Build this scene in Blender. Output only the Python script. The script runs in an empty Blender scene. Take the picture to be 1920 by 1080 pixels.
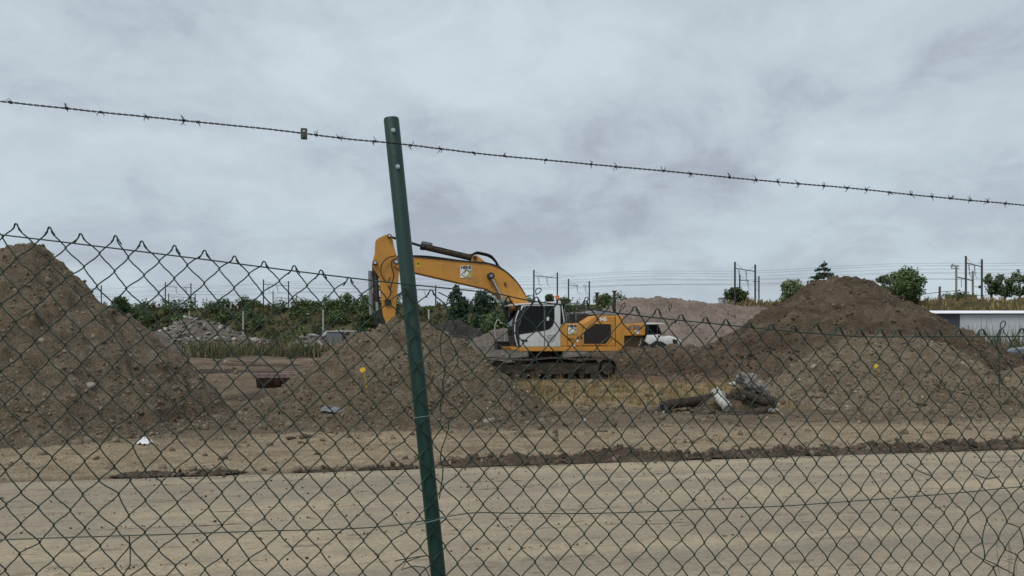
import bpy, math, random
import numpy as np
from mathutils import Vector, Matrix

# ------------------------------------------------------------------ camera, sky, sun, exposure
SC = bpy.context.scene
F = 1445.0 / 1920.0            # focal length / picture width
EYE = 1.62                     # eye height above the ground
HOR = 640.0                    # row of the horizon in the 1920 x 1080 photograph
cd = bpy.data.cameras.new('camera')
cd.sensor_width = 36.0
cd.lens = 36.0 * F
cd.shift_y = 100.0 / 1920.0
cd.clip_start = 0.05
cd.clip_end = 5000
cam = bpy.data.objects.new('camera', cd)
cam.location = (0, 0, EYE)
cam.rotation_euler = (math.radians(90), 0, 0)
SC.collection.objects.link(cam)
SC.camera = cam

SUN_EL, SUN_AZ = 58.0, 215.0   # degrees; azimuth clockwise from +Y
wd = bpy.data.worlds.new('World')
SC.world = wd
wd.use_nodes = True
nt = wd.node_tree
nt.nodes.clear()


def N(tree, kind, **kw):
    n = tree.nodes.new(kind)
    for k, v in kw.items():
        setattr(n, k, v)
    return n


def mathn(tree, op, a, b=None, c=None, clamp=False):
    n = tree.nodes.new('ShaderNodeMath')
    n.operation = op
    n.use_clamp = clamp
    for i, v in enumerate((a, b, c)):
        if v is None:
            continue
        if isinstance(v, (int, float)):
            n.inputs[i].default_value = v
        else:
            tree.links.new(v, n.inputs[i])
    return n.outputs[0]


def mixc(tree, fac, a, b, blend='MIX'):
    n = tree.nodes.new('ShaderNodeMix')
    n.data_type = 'RGBA'
    n.blend_type = blend
    for i, v in ((0, fac), (6, a), (7, b)):
        if isinstance(v, (int, float)):
            n.inputs[i].default_value = v
        elif isinstance(v, (tuple, list)):
            n.inputs[i].default_value = tuple(v)[:3] + (1,)
        else:
            tree.links.new(v, n.inputs[i])
    return n.outputs[2]


def ramp(tree, fac, stops, interp='LINEAR'):
    n = tree.nodes.new('ShaderNodeValToRGB')
    cr = n.color_ramp
    cr.interpolation = interp
    while len(cr.elements) < len(stops):
        cr.elements.new(0.5)
    for e, (p, c) in zip(cr.elements, stops):
        e.position = p
        e.color = (c, c, c, 1) if isinstance(c, (int, float)) else tuple(c)[:3] + (1,)
    tree.links.new(fac, n.inputs[0])
    return n.outputs[0]


def noise(tree, vec, scale, detail=4, rough=0.55, dist=0.0):
    n = tree.nodes.new('ShaderNodeTexNoise')
    n.inputs['Scale'].default_value = scale
    n.inputs['Detail'].default_value = detail
    n.inputs['Roughness'].default_value = rough
    n.inputs['Distortion'].default_value = dist
    if vec is not None:
        tree.links.new(vec, n.inputs['Vector'])
    return n.outputs[0]


def build_sky():
    sky = N(nt, 'ShaderNodeTexSky', sky_type='NISHITA', sun_disc=False)
    sky.sun_elevation = math.radians(SUN_EL)
    sky.sun_rotation = math.radians(SUN_AZ)
    tc = N(nt, 'ShaderNodeTexCoord')
    sep = N(nt, 'ShaderNodeSeparateXYZ')
    nt.links.new(tc.outputs['Generated'], sep.inputs[0])
    x, y, z = sep.outputs
    zc = mathn(nt, 'ADD', mathn(nt, 'MAXIMUM', z, 0.0), 0.42)
    cx = mathn(nt, 'DIVIDE', x, zc)
    cy = mathn(nt, 'DIVIDE', y, zc)
    comb = N(nt, 'ShaderNodeCombineXYZ')
    nt.links.new(cx, comb.inputs[0])
    nt.links.new(cy, comb.inputs[1])
    comb.inputs[2].default_value = 3.7
    v = comb.outputs[0]
    big = noise(nt, v, 1.30, 3, 0.45, 0.2)
    mid = noise(nt, v, 3.0, 6, 0.54, 0.45)
    fine = noise(nt, v, 7.0, 7, 0.66, 0.6)
    t = mathn(nt, 'ADD', mathn(nt, 'MULTIPLY', big, 0.38), mathn(nt, 'MULTIPLY', mid, 0.41))
    t = mathn(nt, 'ADD', t, mathn(nt, 'MULTIPLY', fine, 0.21))
    cloud = ramp(nt, t, [(0.405, (0.290, 0.318, 0.380)), (0.46, (0.362, 0.408, 0.465)),
                         (0.515, (0.432, 0.498, 0.552)), (0.62, (0.515, 0.582, 0.640))])
    hz = ramp(nt, mathn(nt, 'MAXIMUM', z, 0.0), [(0.0, 1.0), (0.24, 0.0)])
    cloud = mixc(nt, mathn(nt, 'MULTIPLY', hz, 0.62), cloud, (0.470, 0.555, 0.610))
    skys = mixc(nt, 1.0, sky.outputs[0], (0.10, 0.10, 0.10), 'MULTIPLY')
    col = mixc(nt, 0.95, skys, cloud)
    bg = N(nt, 'ShaderNodeBackground')
    bg.inputs['Strength'].default_value = 1.10
    nt.links.new(col, bg.inputs['Color'])
    out = N(nt, 'ShaderNodeOutputWorld')
    nt.links.new(bg.outputs[0], out.inputs['Surface'])


build_sky()
sl = bpy.data.lights.new('sun', 'SUN')
sl.energy = 1.75
sl.angle = math.radians(25)
sl.color = (1.0, 0.96, 0.9)
sun = bpy.data.objects.new('sun', sl)
az, el = math.radians(SUN_AZ), math.radians(SUN_EL)
sdir = Vector((math.sin(az) * math.cos(el), math.cos(az) * math.cos(el), math.sin(el)))
sun.rotation_euler = sdir.to_track_quat('Z', 'Y').to_euler()
sun.location = (0, 0, 40)
SC.collection.objects.link(sun)
SC.view_settings.view_transform = 'Standard'
SC.view_settings.look = 'None'
SC.view_settings.gamma = 1.0
SC.view_settings.exposure = 0.12
SC.view_settings.use_curve_mapping = False
SC.render.engine = 'CYCLES'
SC.cycles.max_bounces = 6
SC.cycles.use_denoising = True

# ------------------------------------------------------------------ helpers
COL = SC.collection
random.seed(7)


def W(px, py, Y):
    """the point at depth Y seen at (px, py) of the photograph"""
    return Vector(((px - 960) / 1445.0 * Y, Y, EYE + (HOR - py) / 1445.0 * Y))


def tag(o, label=None, cat=None, group=None, kind=None):
    if label:
        o['label'] = label
    if cat:
        o['category'] = cat
    if group:
        o['group'] = group
    if kind:
        o['kind'] = kind
    return o


def empty(name, loc=(0, 0, 0), rz=0.0):
    o = bpy.data.objects.new(name, None)
    o.location = loc
    o.rotation_euler = (0, 0, rz)
    o.empty_display_size = 0.3
    COL.objects.link(o)
    return o


def link(name, me, mat=None, parent=None, smooth=False):
    o = bpy.data.objects.new(name, me)
    COL.objects.link(o)
    if mat is not None and len(me.materials) == 0:
        me.materials.append(mat)
    if parent is not None:
        o.parent = parent
    if smooth:
        me.polygons.foreach_set('use_smooth', np.ones(len(me.polygons), dtype=bool))
    return o


def mesh_np(name, V, Fq):
    """mesh from an (n,3) vertex array and an (m,k) face array"""
    V = np.asarray(V, dtype=np.float32)
    Fq = np.asarray(Fq, dtype=np.int32)
    me = bpy.data.meshes.new(name)
    k = Fq.shape[1]
    me.vertices.add(len(V))
    me.vertices.foreach_set('co', V.ravel())
    me.loops.add(Fq.size)
    me.loops.foreach_set('vertex_index', Fq.ravel())
    me.polygons.add(len(Fq))
    me.polygons.foreach_set('loop_start', np.arange(0, Fq.size, k, dtype=np.int32))
    me.update(calc_edges=True)
    me.validate()
    return me


class MB:
    def __init__(self):
        self.v, self.f = [], []

    def add(self, vs, fs):
        n = len(self.v)
        self.v += [tuple(p) for p in vs]
        self.f += [tuple(i + n for i in f) for f in fs]
        return self

    def box(self, a, b):
        (x0, y0, z0), (x1, y1, z1) = a, b
        vs = [(x0, y0, z0), (x1, y0, z0), (x1, y1, z0), (x0, y1, z0), (x0, y0, z1), (x1, y0, z1), (x1, y1, z1), (x0, y1, z1)]
        return self.add(vs, [(0, 3, 2, 1), (4, 5, 6, 7), (0, 1, 5, 4), (1, 2, 6, 5), (2, 3, 7, 6), (3, 0, 4, 7)])

    def prism(self, poly, y0, y1):
        """polygon of (x, z) extruded from y0 to y1"""
        n = len(poly)
        vs = [(p[0], y0, p[1]) for p in poly] + [(p[0], y1, p[1]) for p in poly]
        fs = [tuple(range(n)), tuple(range(2 * n - 1, n - 1, -1))]
        for i in range(n):
            j = (i + 1) % n
            fs.append((i, i + n, j + n, j))
        return self.add(vs, fs)

    def tube(self, pts, r, n=8, cap=True):
        V, Fc = tube_np(pts, r, n)
        fs = [tuple(f) for f in Fc]
        m = len(V)
        if cap:
            fs.append(tuple(range(n - 1, -1, -1)))
            fs.append(tuple(range(m - n, m)))
        return self.add(V, fs)

    def cyl_y(self, x, z, r, y0, y1, n=20):
        return self.tube([(x, y0, z), (x, y1, z)], r, n)

    def build(self, name, mat, parent=None, bevel=0.0, smooth=False):
        me = bpy.data.meshes.new(name)
        me.from_pydata(self.v, [], self.f)
        import bmesh
        bm = bmesh.new()
        bm.from_mesh(me)
        bmesh.ops.recalc_face_normals(bm, faces=bm.faces)
        if bevel > 0:
            ed = [e for e in bm.edges if len(e.link_faces) == 2 and e.calc_face_angle(0) > 0.5]
            bmesh.ops.bevel(bm, geom=ed, offset=bevel, segments=2, profile=0.6, affect='EDGES', clamp_overlap=True)
        bm.to_mesh(me)
        bm.free()
        o = link(name, me, mat, parent)
        if smooth:
            me.polygons.foreach_set('use_smooth', np.ones(len(me.polygons), dtype=bool))
            try:
                me.set_sharp_from_angle(angle=math.radians(38))
            except Exception:
                pass
        return o


def tube_np(pts, r, n=6, ref=None):
    P = np.asarray([tuple(p) for p in pts], dtype=float)
    m = len(P)
    T = np.gradient(P, axis=0)
    T /= np.linalg.norm(T, axis=1)[:, None] + 1e-12
    if ref is None:
        ax = np.argmin(np.abs(T).max(axis=0))
        ref = np.zeros(3)
        ref[ax] = 1
    U = np.cross(T, ref)
    U /= np.linalg.norm(U, axis=1)[:, None] + 1e-12
    Vv = np.cross(T, U)
    R = np.broadcast_to(np.asarray(r, dtype=float), (m,))
    a = np.linspace(0, 2 * math.pi, n, endpoint=False)
    ring = (np.cos(a)[None, :, None] * U[:, None, :] + np.sin(a)[None, :, None] * Vv[:, None, :]) * R[:, None, None]
    V = (P[:, None, :] + ring).reshape(-1, 3)
    i = np.arange(m - 1)[:, None] * n
    j = np.arange(n)[None, :]
    Fq = np.stack([i + j, i + (j + 1) % n, i + n + (j + 1) % n, i + n + j], -1).reshape(-1, 4)
    return V, Fq


def resample(pts, step):
    """smooth polyline through control points"""
    P = np.asarray([tuple(p) for p in pts], float)
    d = np.r_[0, np.cumsum(np.linalg.norm(np.diff(P, axis=0), axis=1))]
    m = max(2, int(d[-1] / step))
    t = np.linspace(0, d[-1], m)
    # Catmull-Rom style tangents
    G = np.gradient(P, d, axis=0)
    k = np.clip(np.searchsorted(d, t, side='right') - 1, 0, len(P) - 2)
    h = (d[k + 1] - d[k])
    u = ((t - d[k]) / h)[:, None]
    h = h[:, None]
    return ((2 * u**3 - 3 * u**2 + 1) * P[k] + (u**3 - 2 * u**2 + u) * h * G[k]
            + (-2 * u**3 + 3 * u**2) * P[k + 1] + (u**3 - u**2) * h * G[k + 1])


# gradient noise in numpy
_pr = np.random.RandomState(11)
_perm = np.r_[_pr.permutation(4096), _pr.permutation(4096)].astype(np.int64)
_ang = _pr.rand(4096) * 2 * math.pi
_gx, _gy = np.cos(_ang), np.sin(_ang)


def perlin(x, y, seed=0):
    x = np.asarray(x, float) + seed * 37.13
    y = np.asarray(y, float) + seed * 71.77
    xi, yi = np.floor(x).astype(np.int64), np.floor(y).astype(np.int64)
    xf, yf = x - xi, y - yi

    def g(ix, iy, fx, fy):
        h = _perm[(_perm[ix & 4095] + iy) & 4095]
        return _gx[h] * fx + _gy[h] * fy
    u = xf**3 * (xf * (xf * 6 - 15) + 10)
    v = yf**3 * (yf * (yf * 6 - 15) + 10)
    a = g(xi, yi, xf, yf)
    b = g(xi + 1, yi, xf - 1, yf)
    c = g(xi, yi + 1, xf, yf - 1)
    d = g(xi + 1, yi + 1, xf - 1, yf - 1)
    return (a + u * (b - a) + v * (c - a + u * (a - b - c + d))) * 1.5


def fbm(x, y, scale, octv=4, seed=0, gain=0.5):
    s, amp, tot = 0, 1.0, 0.0
    f = 1.0 / scale
    for k in range(octv):
        s = s + amp * perlin(x * f, y * f, seed + k * 3 + 1)
        tot += amp
        amp *= gain
        f *= 2.03
    return s / tot


# ------------------------------------------------------------------ materials
MATS = {}


def newmat(name):
    m = bpy.data.materials.new(name)
    m.use_nodes = True
    t = m.node_tree
    b = t.nodes['Principled BSDF']
    MATS[name] = m
    return m, t, b


def coords(t, kind='Object'):
    return N(t, 'ShaderNodeTexCoord').outputs[kind]


def bump(t, b, h, strength=0.5, dist=0.02):
    n = N(t, 'ShaderNodeBump')
    n.inputs['Strength'].default_value = strength
    n.inputs['Distance'].default_value = dist
    t.links.new(h, n.inputs['Height'])
    t.links.new(n.outputs[0], b.inputs['Normal'])


def plain(name, col, rough=0.6, metal=0.0, var=0.12, scale=6.0, bmp=0.0, coat=0.0, spec=0.5):
    m, t, b = newmat(name)
    v = coords(t)
    n = noise(t, v, scale, 5, 0.6)
    c = mixc(t, 1.0, col, ramp(t, n, [(0.3, 1 - var * 1.6), (0.7, 1 + var)]), 'MULTIPLY')
    t.links.new(c, b.inputs['Base Color'])
    b.inputs['Roughness'].default_value = rough
    b.inputs['Metallic'].default_value = metal
    b.inputs['Specular IOR Level'].default_value = spec
    if coat:
        b.inputs['Coat Weight'].default_value = coat
    if bmp:
        bump(t, b, n, bmp, 0.02)
    return m


def paint(name, col, dirt=(0.16, 0.12, 0.08), amount=0.35, rough=0.45):
    """weathered machine paint: dusty film, scuffs and streaks"""
    m, t, b = newmat(name)
    v = coords(t)
    mp = N(t, 'ShaderNodeMapping')
    mp.inputs['Scale'].default_value = (5.0, 5.0, 0.9)
    t.links.new(v, mp.inputs[0])
    n1 = noise(t, v, 1.3, 6, 0.65)
    n2 = noise(t, mp.outputs[0], 1.6, 5, 0.6)
    n3 = noise(t, v, 14, 4, 0.7)
    k = mathn(t, 'ADD', mathn(t, 'MULTIPLY', n1, 0.5), mathn(t, 'ADD', mathn(t, 'MULTIPLY', n2, 0.3), mathn(t, 'MULTIPLY', n3, 0.2)))
    fac = ramp(t, k, [(0.47, 0.0), (0.68, amount)])
    c = mixc(t, fac, col, dirt)
    t.links.new(c, b.inputs['Base Color'])
    t.links.new(ramp(t, k, [(0.4, rough), (0.65, min(1, rough + 0.35))]), b.inputs['Roughness'])
    return m


def soil(name, dark, mid, light, scale=1.0, rough=0.95, attr=False, bscale=1.0, bst=0.9):
    m, t, b = newmat(name)
    v = coords(t)
    mpz = N(t, 'ShaderNodeMapping')
    mpz.inputs['Scale'].default_value = (1.0, 1.0, 2.6)
    t.links.new(v, mpz.inputs[0])
    a = noise(t, mpz.outputs[0], 0.75 * scale, 5, 0.62, 0.5)
    c1 = noise(t, v, 4.0 * scale, 6, 0.68, 0.3)
    c2 = noise(t, v, 22.0 * scale, 4, 0.7)
    k = mathn(t, 'ADD', mathn(t, 'MULTIPLY', a, 0.36), mathn(t, 'ADD', mathn(t, 'MULTIPLY', c1, 0.36), mathn(t, 'MULTIPLY', c2, 0.28)))
    c = ramp(t, k, [(0.39, dark), (0.50, mid), (0.61, light)])
    c3 = noise(t, v, 30.0 * max(0.5, scale), 4, 0.75)
    c = mixc(t, 1.0, c, ramp(t, c3, [(0.33, 0.50), (0.48, 0.96), (0.56, 1.06), (0.68, 1.55)]), 'MULTIPLY')
    if attr:
        at = N(t, 'ShaderNodeAttribute', attribute_name='tint')
        c = mixc(t, 1.0, c, at.outputs['Color'], 'MULTIPLY')
    t.links.new(c, b.inputs['Base Color'])
    b.inputs['Roughness'].default_value = rough
    b.inputs['Specular IOR Level'].default_value = 0.15
    h = mathn(t, 'ADD', mathn(t, 'MULTIPLY', noise(t, v, 9 * bscale, 6, 0.72), 1.0), mathn(t, 'MULTIPLY', noise(t, v, 34 * bscale, 4, 0.7), 0.5))
    bump(t, b, h, bst, 0.11 / bscale)
    return m


def island(name, stops, rough=0.8, spec=0.2, bmp=0.0, sub=0.0):
    """colour that differs from piece to piece (leaf, blade, stone)"""
    m, t, b = newmat(name)
    g = N(t, 'ShaderNodeNewGeometry')
    c = ramp(t, g.outputs['Random Per Island'], stops)
    v = coords(t)
    nn = noise(t, v, 0.35 if sub == 0 else sub, 3, 0.5)
    c = mixc(t, 1.0, c, ramp(t, nn, [(0.3, 0.72), (0.7, 1.22)]), 'MULTIPLY')
    t.links.new(c, b.inputs['Base Color'])
    b.inputs['Roughness'].default_value = rough
    b.inputs['Specular IOR Level'].default_value = spec
    if bmp:
        bump(t, b, noise(t, v, 30, 4, 0.6), bmp, 0.02)
    return m


M_ground = soil('ground_soil', (0.62, 0.60, 0.57), (0.95, 0.95, 0.95), (1.3, 1.3, 1.28), 1.0, attr=True, bst=0.6)
M_m1 = soil('mound_soil', (0.098, 0.075, 0.049), (0.170, 0.134, 0.091), (0.248, 0.205, 0.149))
M_m3 = soil('mound_sandy_soil', (0.126, 0.100, 0.066), (0.205, 0.166, 0.113), (0.290, 0.240, 0.172))
M_m4 = soil('mound_dark_soil', (0.054, 0.038, 0.025), (0.104, 0.077, 0.052), (0.172, 0.134, 0.094), 0.6)
M_m5 = soil('mound_pale_gravel', (0.150, 0.116, 0.094), (0.215, 0.170, 0.140), (0.290, 0.238, 0.200), 0.5)
M_m7 = soil('mound_slag', (0.028, 0.025, 0.023), (0.048, 0.042, 0.038), (0.080, 0.070, 0.062), 0.6)
M_m8 = soil('mound_grey_gravel', (0.095, 0.080, 0.066), (0.145, 0.123, 0.102), (0.205, 0.180, 0.155), 0.8)
M_berm = soil('berm_soil', (0.062, 0.047, 0.033), (0.115, 0.089, 0.063), (0.185, 0.148, 0.108), 2.0)
M_bank = soil('bank_turf', (0.036, 0.037, 0.018), (0.072, 0.065, 0.032), (0.120, 0.097, 0.053), 0.12)
M_stone = island('stones', [(0.0, (0.085, 0.067, 0.044)), (0.6, (0.175, 0.141, 0.098)), (0.97, (0.215, 0.178, 0.13)), (1.0, (0.36, 0.33, 0.29))], 0.9)
M_m5s = island('gravel_pieces', [(0.0, (0.12, 0.09, 0.072)), (0.7, (0.20, 0.155, 0.125)), (1.0, (0.40, 0.36, 0.32))], 0.9)
M_stone_dark = island('dark_clods', [(0.0, (0.048, 0.035, 0.024)), (0.7, (0.105, 0.078, 0.056)), (1.0, (0.19, 0.15, 0.112))], 0.95)
M_rubble = island('rubble_concrete', [(0.0, (0.10, 0.09, 0.08)), (0.4, (0.24, 0.225, 0.205)), (0.8, (0.42, 0.40, 0.37)), (1.0, (0.58, 0.56, 0.53))], 0.9)
M_drygrass = island('dry_grass', [(0.0, (0.085, 0.085, 0.030)), (0.25, (0.18, 0.142, 0.060)), (0.7, (0.31, 0.228, 0.110)), (1.0, (0.42, 0.32, 0.17))], 0.8, sub=0.5)
M_weeds = island('weeds', [(0.0, (0.045, 0.060, 0.026)), (0.45, (0.095, 0.100, 0.046)), (0.8, (0.165, 0.140, 0.072)), (1.0, (0.25, 0.195, 0.115))], 0.8, sub=0.08)
M_bankweeds = island('bank_weed_blades', [(0.0, (0.028, 0.036, 0.014)), (0.5, (0.062, 0.062, 0.028)), (1.0, (0.125, 0.100, 0.052))], 0.8, sub=0.08)
M_goldgrass = island('golden_grass', [(0.0, (0.13, 0.115, 0.048)), (0.4, (0.25, 0.195, 0.090)), (1.0, (0.38, 0.285, 0.145))], 0.8, sub=0.1)
M_leafdark = island('shrub_leaves', [(0.0, (0.039, 0.066, 0.027)), (0.5, (0.085, 0.127, 0.048)), (1.0, (0.167, 0.204, 0.085))], 0.7)
M_leafmid = island('tree_leaves', [(0.0, (0.055, 0.087, 0.036)), (0.5, (0.113, 0.164, 0.064)), (1.0, (0.209, 0.258, 0.113))], 0.7)
M_leafpale = island('pale_leaves', [(0.0, (0.081, 0.111, 0.059)), (0.5, (0.149, 0.190, 0.098)), (1.0, (0.253, 0.289, 0.164))], 0.7)
M_needle = island('needles', [(0.0, (0.022, 0.045, 0.027)), (0.6, (0.048, 0.081, 0.045)), (1.0, (0.090, 0.130, 0.070))], 0.75)
M_bark = plain('bark', (0.07, 0.055, 0.042), 0.9, var=0.4, scale=3)
M_post = paint('green_post_coat', (0.0065, 0.041, 0.031), (0.045, 0.06, 0.048), 0.35, 0.36)
M_wire = plain('green_wire_coat', (0.0135, 0.038, 0.025), 0.45, var=0.25, scale=40)
M_barb = plain('rusty_wire', (0.040, 0.034, 0.030), 0.6, 0.5, var=0.4, scale=120)
M_zinc = plain('zinc_bolt', (0.62, 0.63, 0.62), 0.3, 0.9, var=0.15, scale=60)
M_clamp = plain('clamp_metal', (0.10, 0.105, 0.075), 0.6, 0.3, var=0.4, scale=80)
M_tie = plain('tie_wire', (0.13, 0.19, 0.165), 0.5, 0.2)
M_yellow = paint('machine_yellow', (0.58, 0.262, 0.038), (0.26, 0.155, 0.07), 0.75)
M_white = paint('machine_white', (0.72, 0.73, 0.72), (0.33, 0.29, 0.24), 0.55, 0.4)
M_grey = paint('machine_grey', (0.20, 0.215, 0.225), (0.13, 0.11, 0.09), 0.6, 0.5)
M_dark = plain('machine_black', (0.020, 0.021, 0.022), 0.55, var=0.3, scale=3)
M_under = soil('muddy_steel', (0.036, 0.029, 0.022), (0.076, 0.062, 0.048), (0.150, 0.124, 0.096), 3.0)
M_shoe = plain('track_steel', (0.115, 0.097, 0.079), 0.7, 0.3, var=0.5, scale=7)
M_grille = plain('radiator_grille', (0.040, 0.029, 0.021), 0.8, var=0.2, scale=80, bmp=0.4)
M_glass = plain('cab_glass', (0.004, 0.005, 0.006), 0.05, 0.0, var=0.1, spec=0.22)
M_chrome = plain('cylinder_rod', (0.55, 0.56, 0.56), 0.25, 1.0, var=0.1)
M_hose = plain('rubber_hose', (0.014, 0.014, 0.015), 0.5, var=0.2)
M_orange = plain('beacon_orange', (0.60, 0.16, 0.05), 0.3)
M_signwhite = plain('sign_white', (0.78, 0.78, 0.74), 0.5, var=0.05)
M_signblack = plain('sign_black', (0.015, 0.015, 0.015), 0.5)
M_signyellow = plain('sign_yellow_green', (0.52, 0.50, 0.06), 0.5, var=0.05)
M_red = plain('reflector_red', (0.42, 0.05, 0.03), 0.4)
M_rust = plain('rusty_bucket', (0.095, 0.050, 0.036), 0.65, 0.35, var=0.5, scale=5, bmp=0.2)
M_rustlip = plain('pale_lip', (0.27, 0.195, 0.175), 0.5, 0.4, var=0.3, scale=7)  # paler than the bucket shell
M_log = soil('muddy_pipe', (0.034, 0.026, 0.020), (0.075, 0.059, 0.046), (0.15, 0.12, 0.095), 4.0)
M_ribbed = plain('ribbed_white', (0.50, 0.49, 0.45), 0.7, var=0.4, scale=9)
M_bundle = plain('bundle_sheet', (0.165, 0.152, 0.136), 0.75, var=0.95, scale=6, bmp=0.8)
M_rock = plain('rock', (0.30, 0.275, 0.24), 0.9, var=0.3, scale=12)
M_marker = plain('marker_yellow', (0.78, 0.52, 0.03), 0.5, var=0.05)
M_plastic = plain('white_plastic', (0.72, 0.71, 0.70), 0.5, var=0.2, scale=14)
M_greyfoil = plain('grey_foil', (0.17, 0.175, 0.185), 0.45, var=0.3, scale=8)
M_gantry = plain('gantry_steel', (0.055, 0.058, 0.062), 0.7, 0.2, var=0.2)
M_gantry2 = plain('gantry_rusty_steel', (0.115, 0.090, 0.078), 0.7, 0.2, var=0.3)
M_cable = plain('overhead_cable', (0.10, 0.11, 0.12), 0.6)
M_concpost = plain('pale_concrete', (0.46, 0.45, 0.42), 0.8, var=0.2)
M_wall = plain('wall_cladding', (0.53, 0.55, 0.58), 0.55, var=0.06, scale=0.6)
M_roofedge = plain('roof_white', (0.84, 0.85, 0.86), 0.5, var=0.04, scale=0.7)
M_shutter = plain('dark_shutter', (0.052, 0.062, 0.075), 0.6, var=0.1)
M_hut = plain('hut_wall', (0.52, 0.56, 0.56), 0.7)
M_carblue = plain('car_blue', (0.014, 0.024, 0.042), 0.25, var=0.05, coat=0.5)
M_tyre = plain('tyre_rubber', (0.022, 0.021, 0.020), 0.85, var=0.3, scale=4)
M_straw = plain('dry_stem', (0.46, 0.40, 0.31), 0.8, var=0.25, scale=30)


def road_mat():
    m, t, b = newmat('muddy_road')
    v = coords(t)
    mp = N(t, 'ShaderNodeMapping')
    mp.inputs['Scale'].default_value = (0.05, 1.0, 1.0)
    t.links.new(v, mp.inputs[0])
    band = noise(t, mp.outputs[0], 1.7, 3, 0.5)
    streak = noise(t, mp.outputs[0], 14, 4, 0.6)
    bl = noise(t, v, 1.1, 6, 0.65, 0.5)
    fn = noise(t, v, 30, 5, 0.7)
    k = mathn(t, 'ADD', mathn(t, 'MULTIPLY', band, 0.52), mathn(t, 'ADD', mathn(t, 'MULTIPLY', bl, 0.33), mathn(t, 'MULTIPLY', streak, 0.15)))
    c = ramp(t, k, [(0.36, (0.215, 0.184, 0.140)), (0.49, (0.285, 0.238, 0.170)), (0.59, (0.362, 0.294, 0.200))])
    c = mixc(t, 1.0, c, ramp(t, fn, [(0.28, 0.70), (0.72, 1.22)]), 'MULTIPLY')
    # dried clods pressed flat in thin lines along the driving direction
    ln = ramp(t, mathn(t, 'MULTIPLY', ramp(t, streak, [(0.54, 0.0), (0.62, 1.0)]), ramp(t, noise(t, v, 5, 4, 0.6), [(0.45, 0.0), (0.62, 1.0)])), [(0.05, 0.0), (0.6, 0.6)])
    c = mixc(t, ln, c, (0.13, 0.105, 0.075))
    t.links.new(c, b.inputs['Base Color'])
    b.inputs['Roughness'].default_value = 0.85
    b.inputs['Specular IOR Level'].default_value = 0.25
    h = mathn(t, 'ADD', mathn(t, 'MULTIPLY', fn, 0.4), mathn(t, 'MULTIPLY', ln, 1.2))
    bump(t, b, h, 0.35, 0.01)
    return m


M_road = road_mat()

# ------------------------------------------------------------------ the ground
RD = Vector((0.9803, 0.1975, 0.0))       # along the road
RN = Vector((-0.1975, 0.9803, 0.0))      # across it, away from the camera
RO = Vector((0.0, 9.87, 0.0))            # a point of the far road edge


def road_d(x, y):
    return (x - RO.x) * RN.x + (y - RO.y) * RN.y


def road_s(x, y):
    return (x - RO.x) * RD.x + (y - RO.y) * RD.y


def sst(a, b, x):
    t = np.clip((x - a) / (b - a), 0, 1)
    return t * t * (3 - 2 * t)


def ground_z(x, y):
    x = np.asarray(x, float)
    y = np.asarray(y, float)
    d, s = road_d(x, y), road_s(x, y)
    near = sst(0.0, 0.5, d) * (1 - sst(9, 13, d))
    z = 0.030 * near * fbm(s * 0.22, d, 0.5, 4, 2) * 1.6          # wheel streaks on the dirt track
    z += 0.020 * near * fbm(x, y, 0.25, 3, 5)
    mud = sst(6, 10, d) * (1 - sst(95, 120, y))
    z += mud * (0.10 * fbm(x, y, 2.2, 4, 8) + 0.035 * fbm(x, y, 0.35, 3, 9))
    rut = sst(16, 22, y) * (1 - sst(70, 95, y)) * (1 - sst(-3.5, -1.0, x))
    z += rut * 0.62 * (fbm(x * 0.07, y * 0.55, 0.9, 3, 15))
    z += sst(60, 140, y) * 0.25 * fbm(x, y, 14, 3, 20)
    z += sst(0.0, 0.3, d) * 0.045
    return np.where(d < 0.0, -0.05, z - 0.03)


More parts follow.
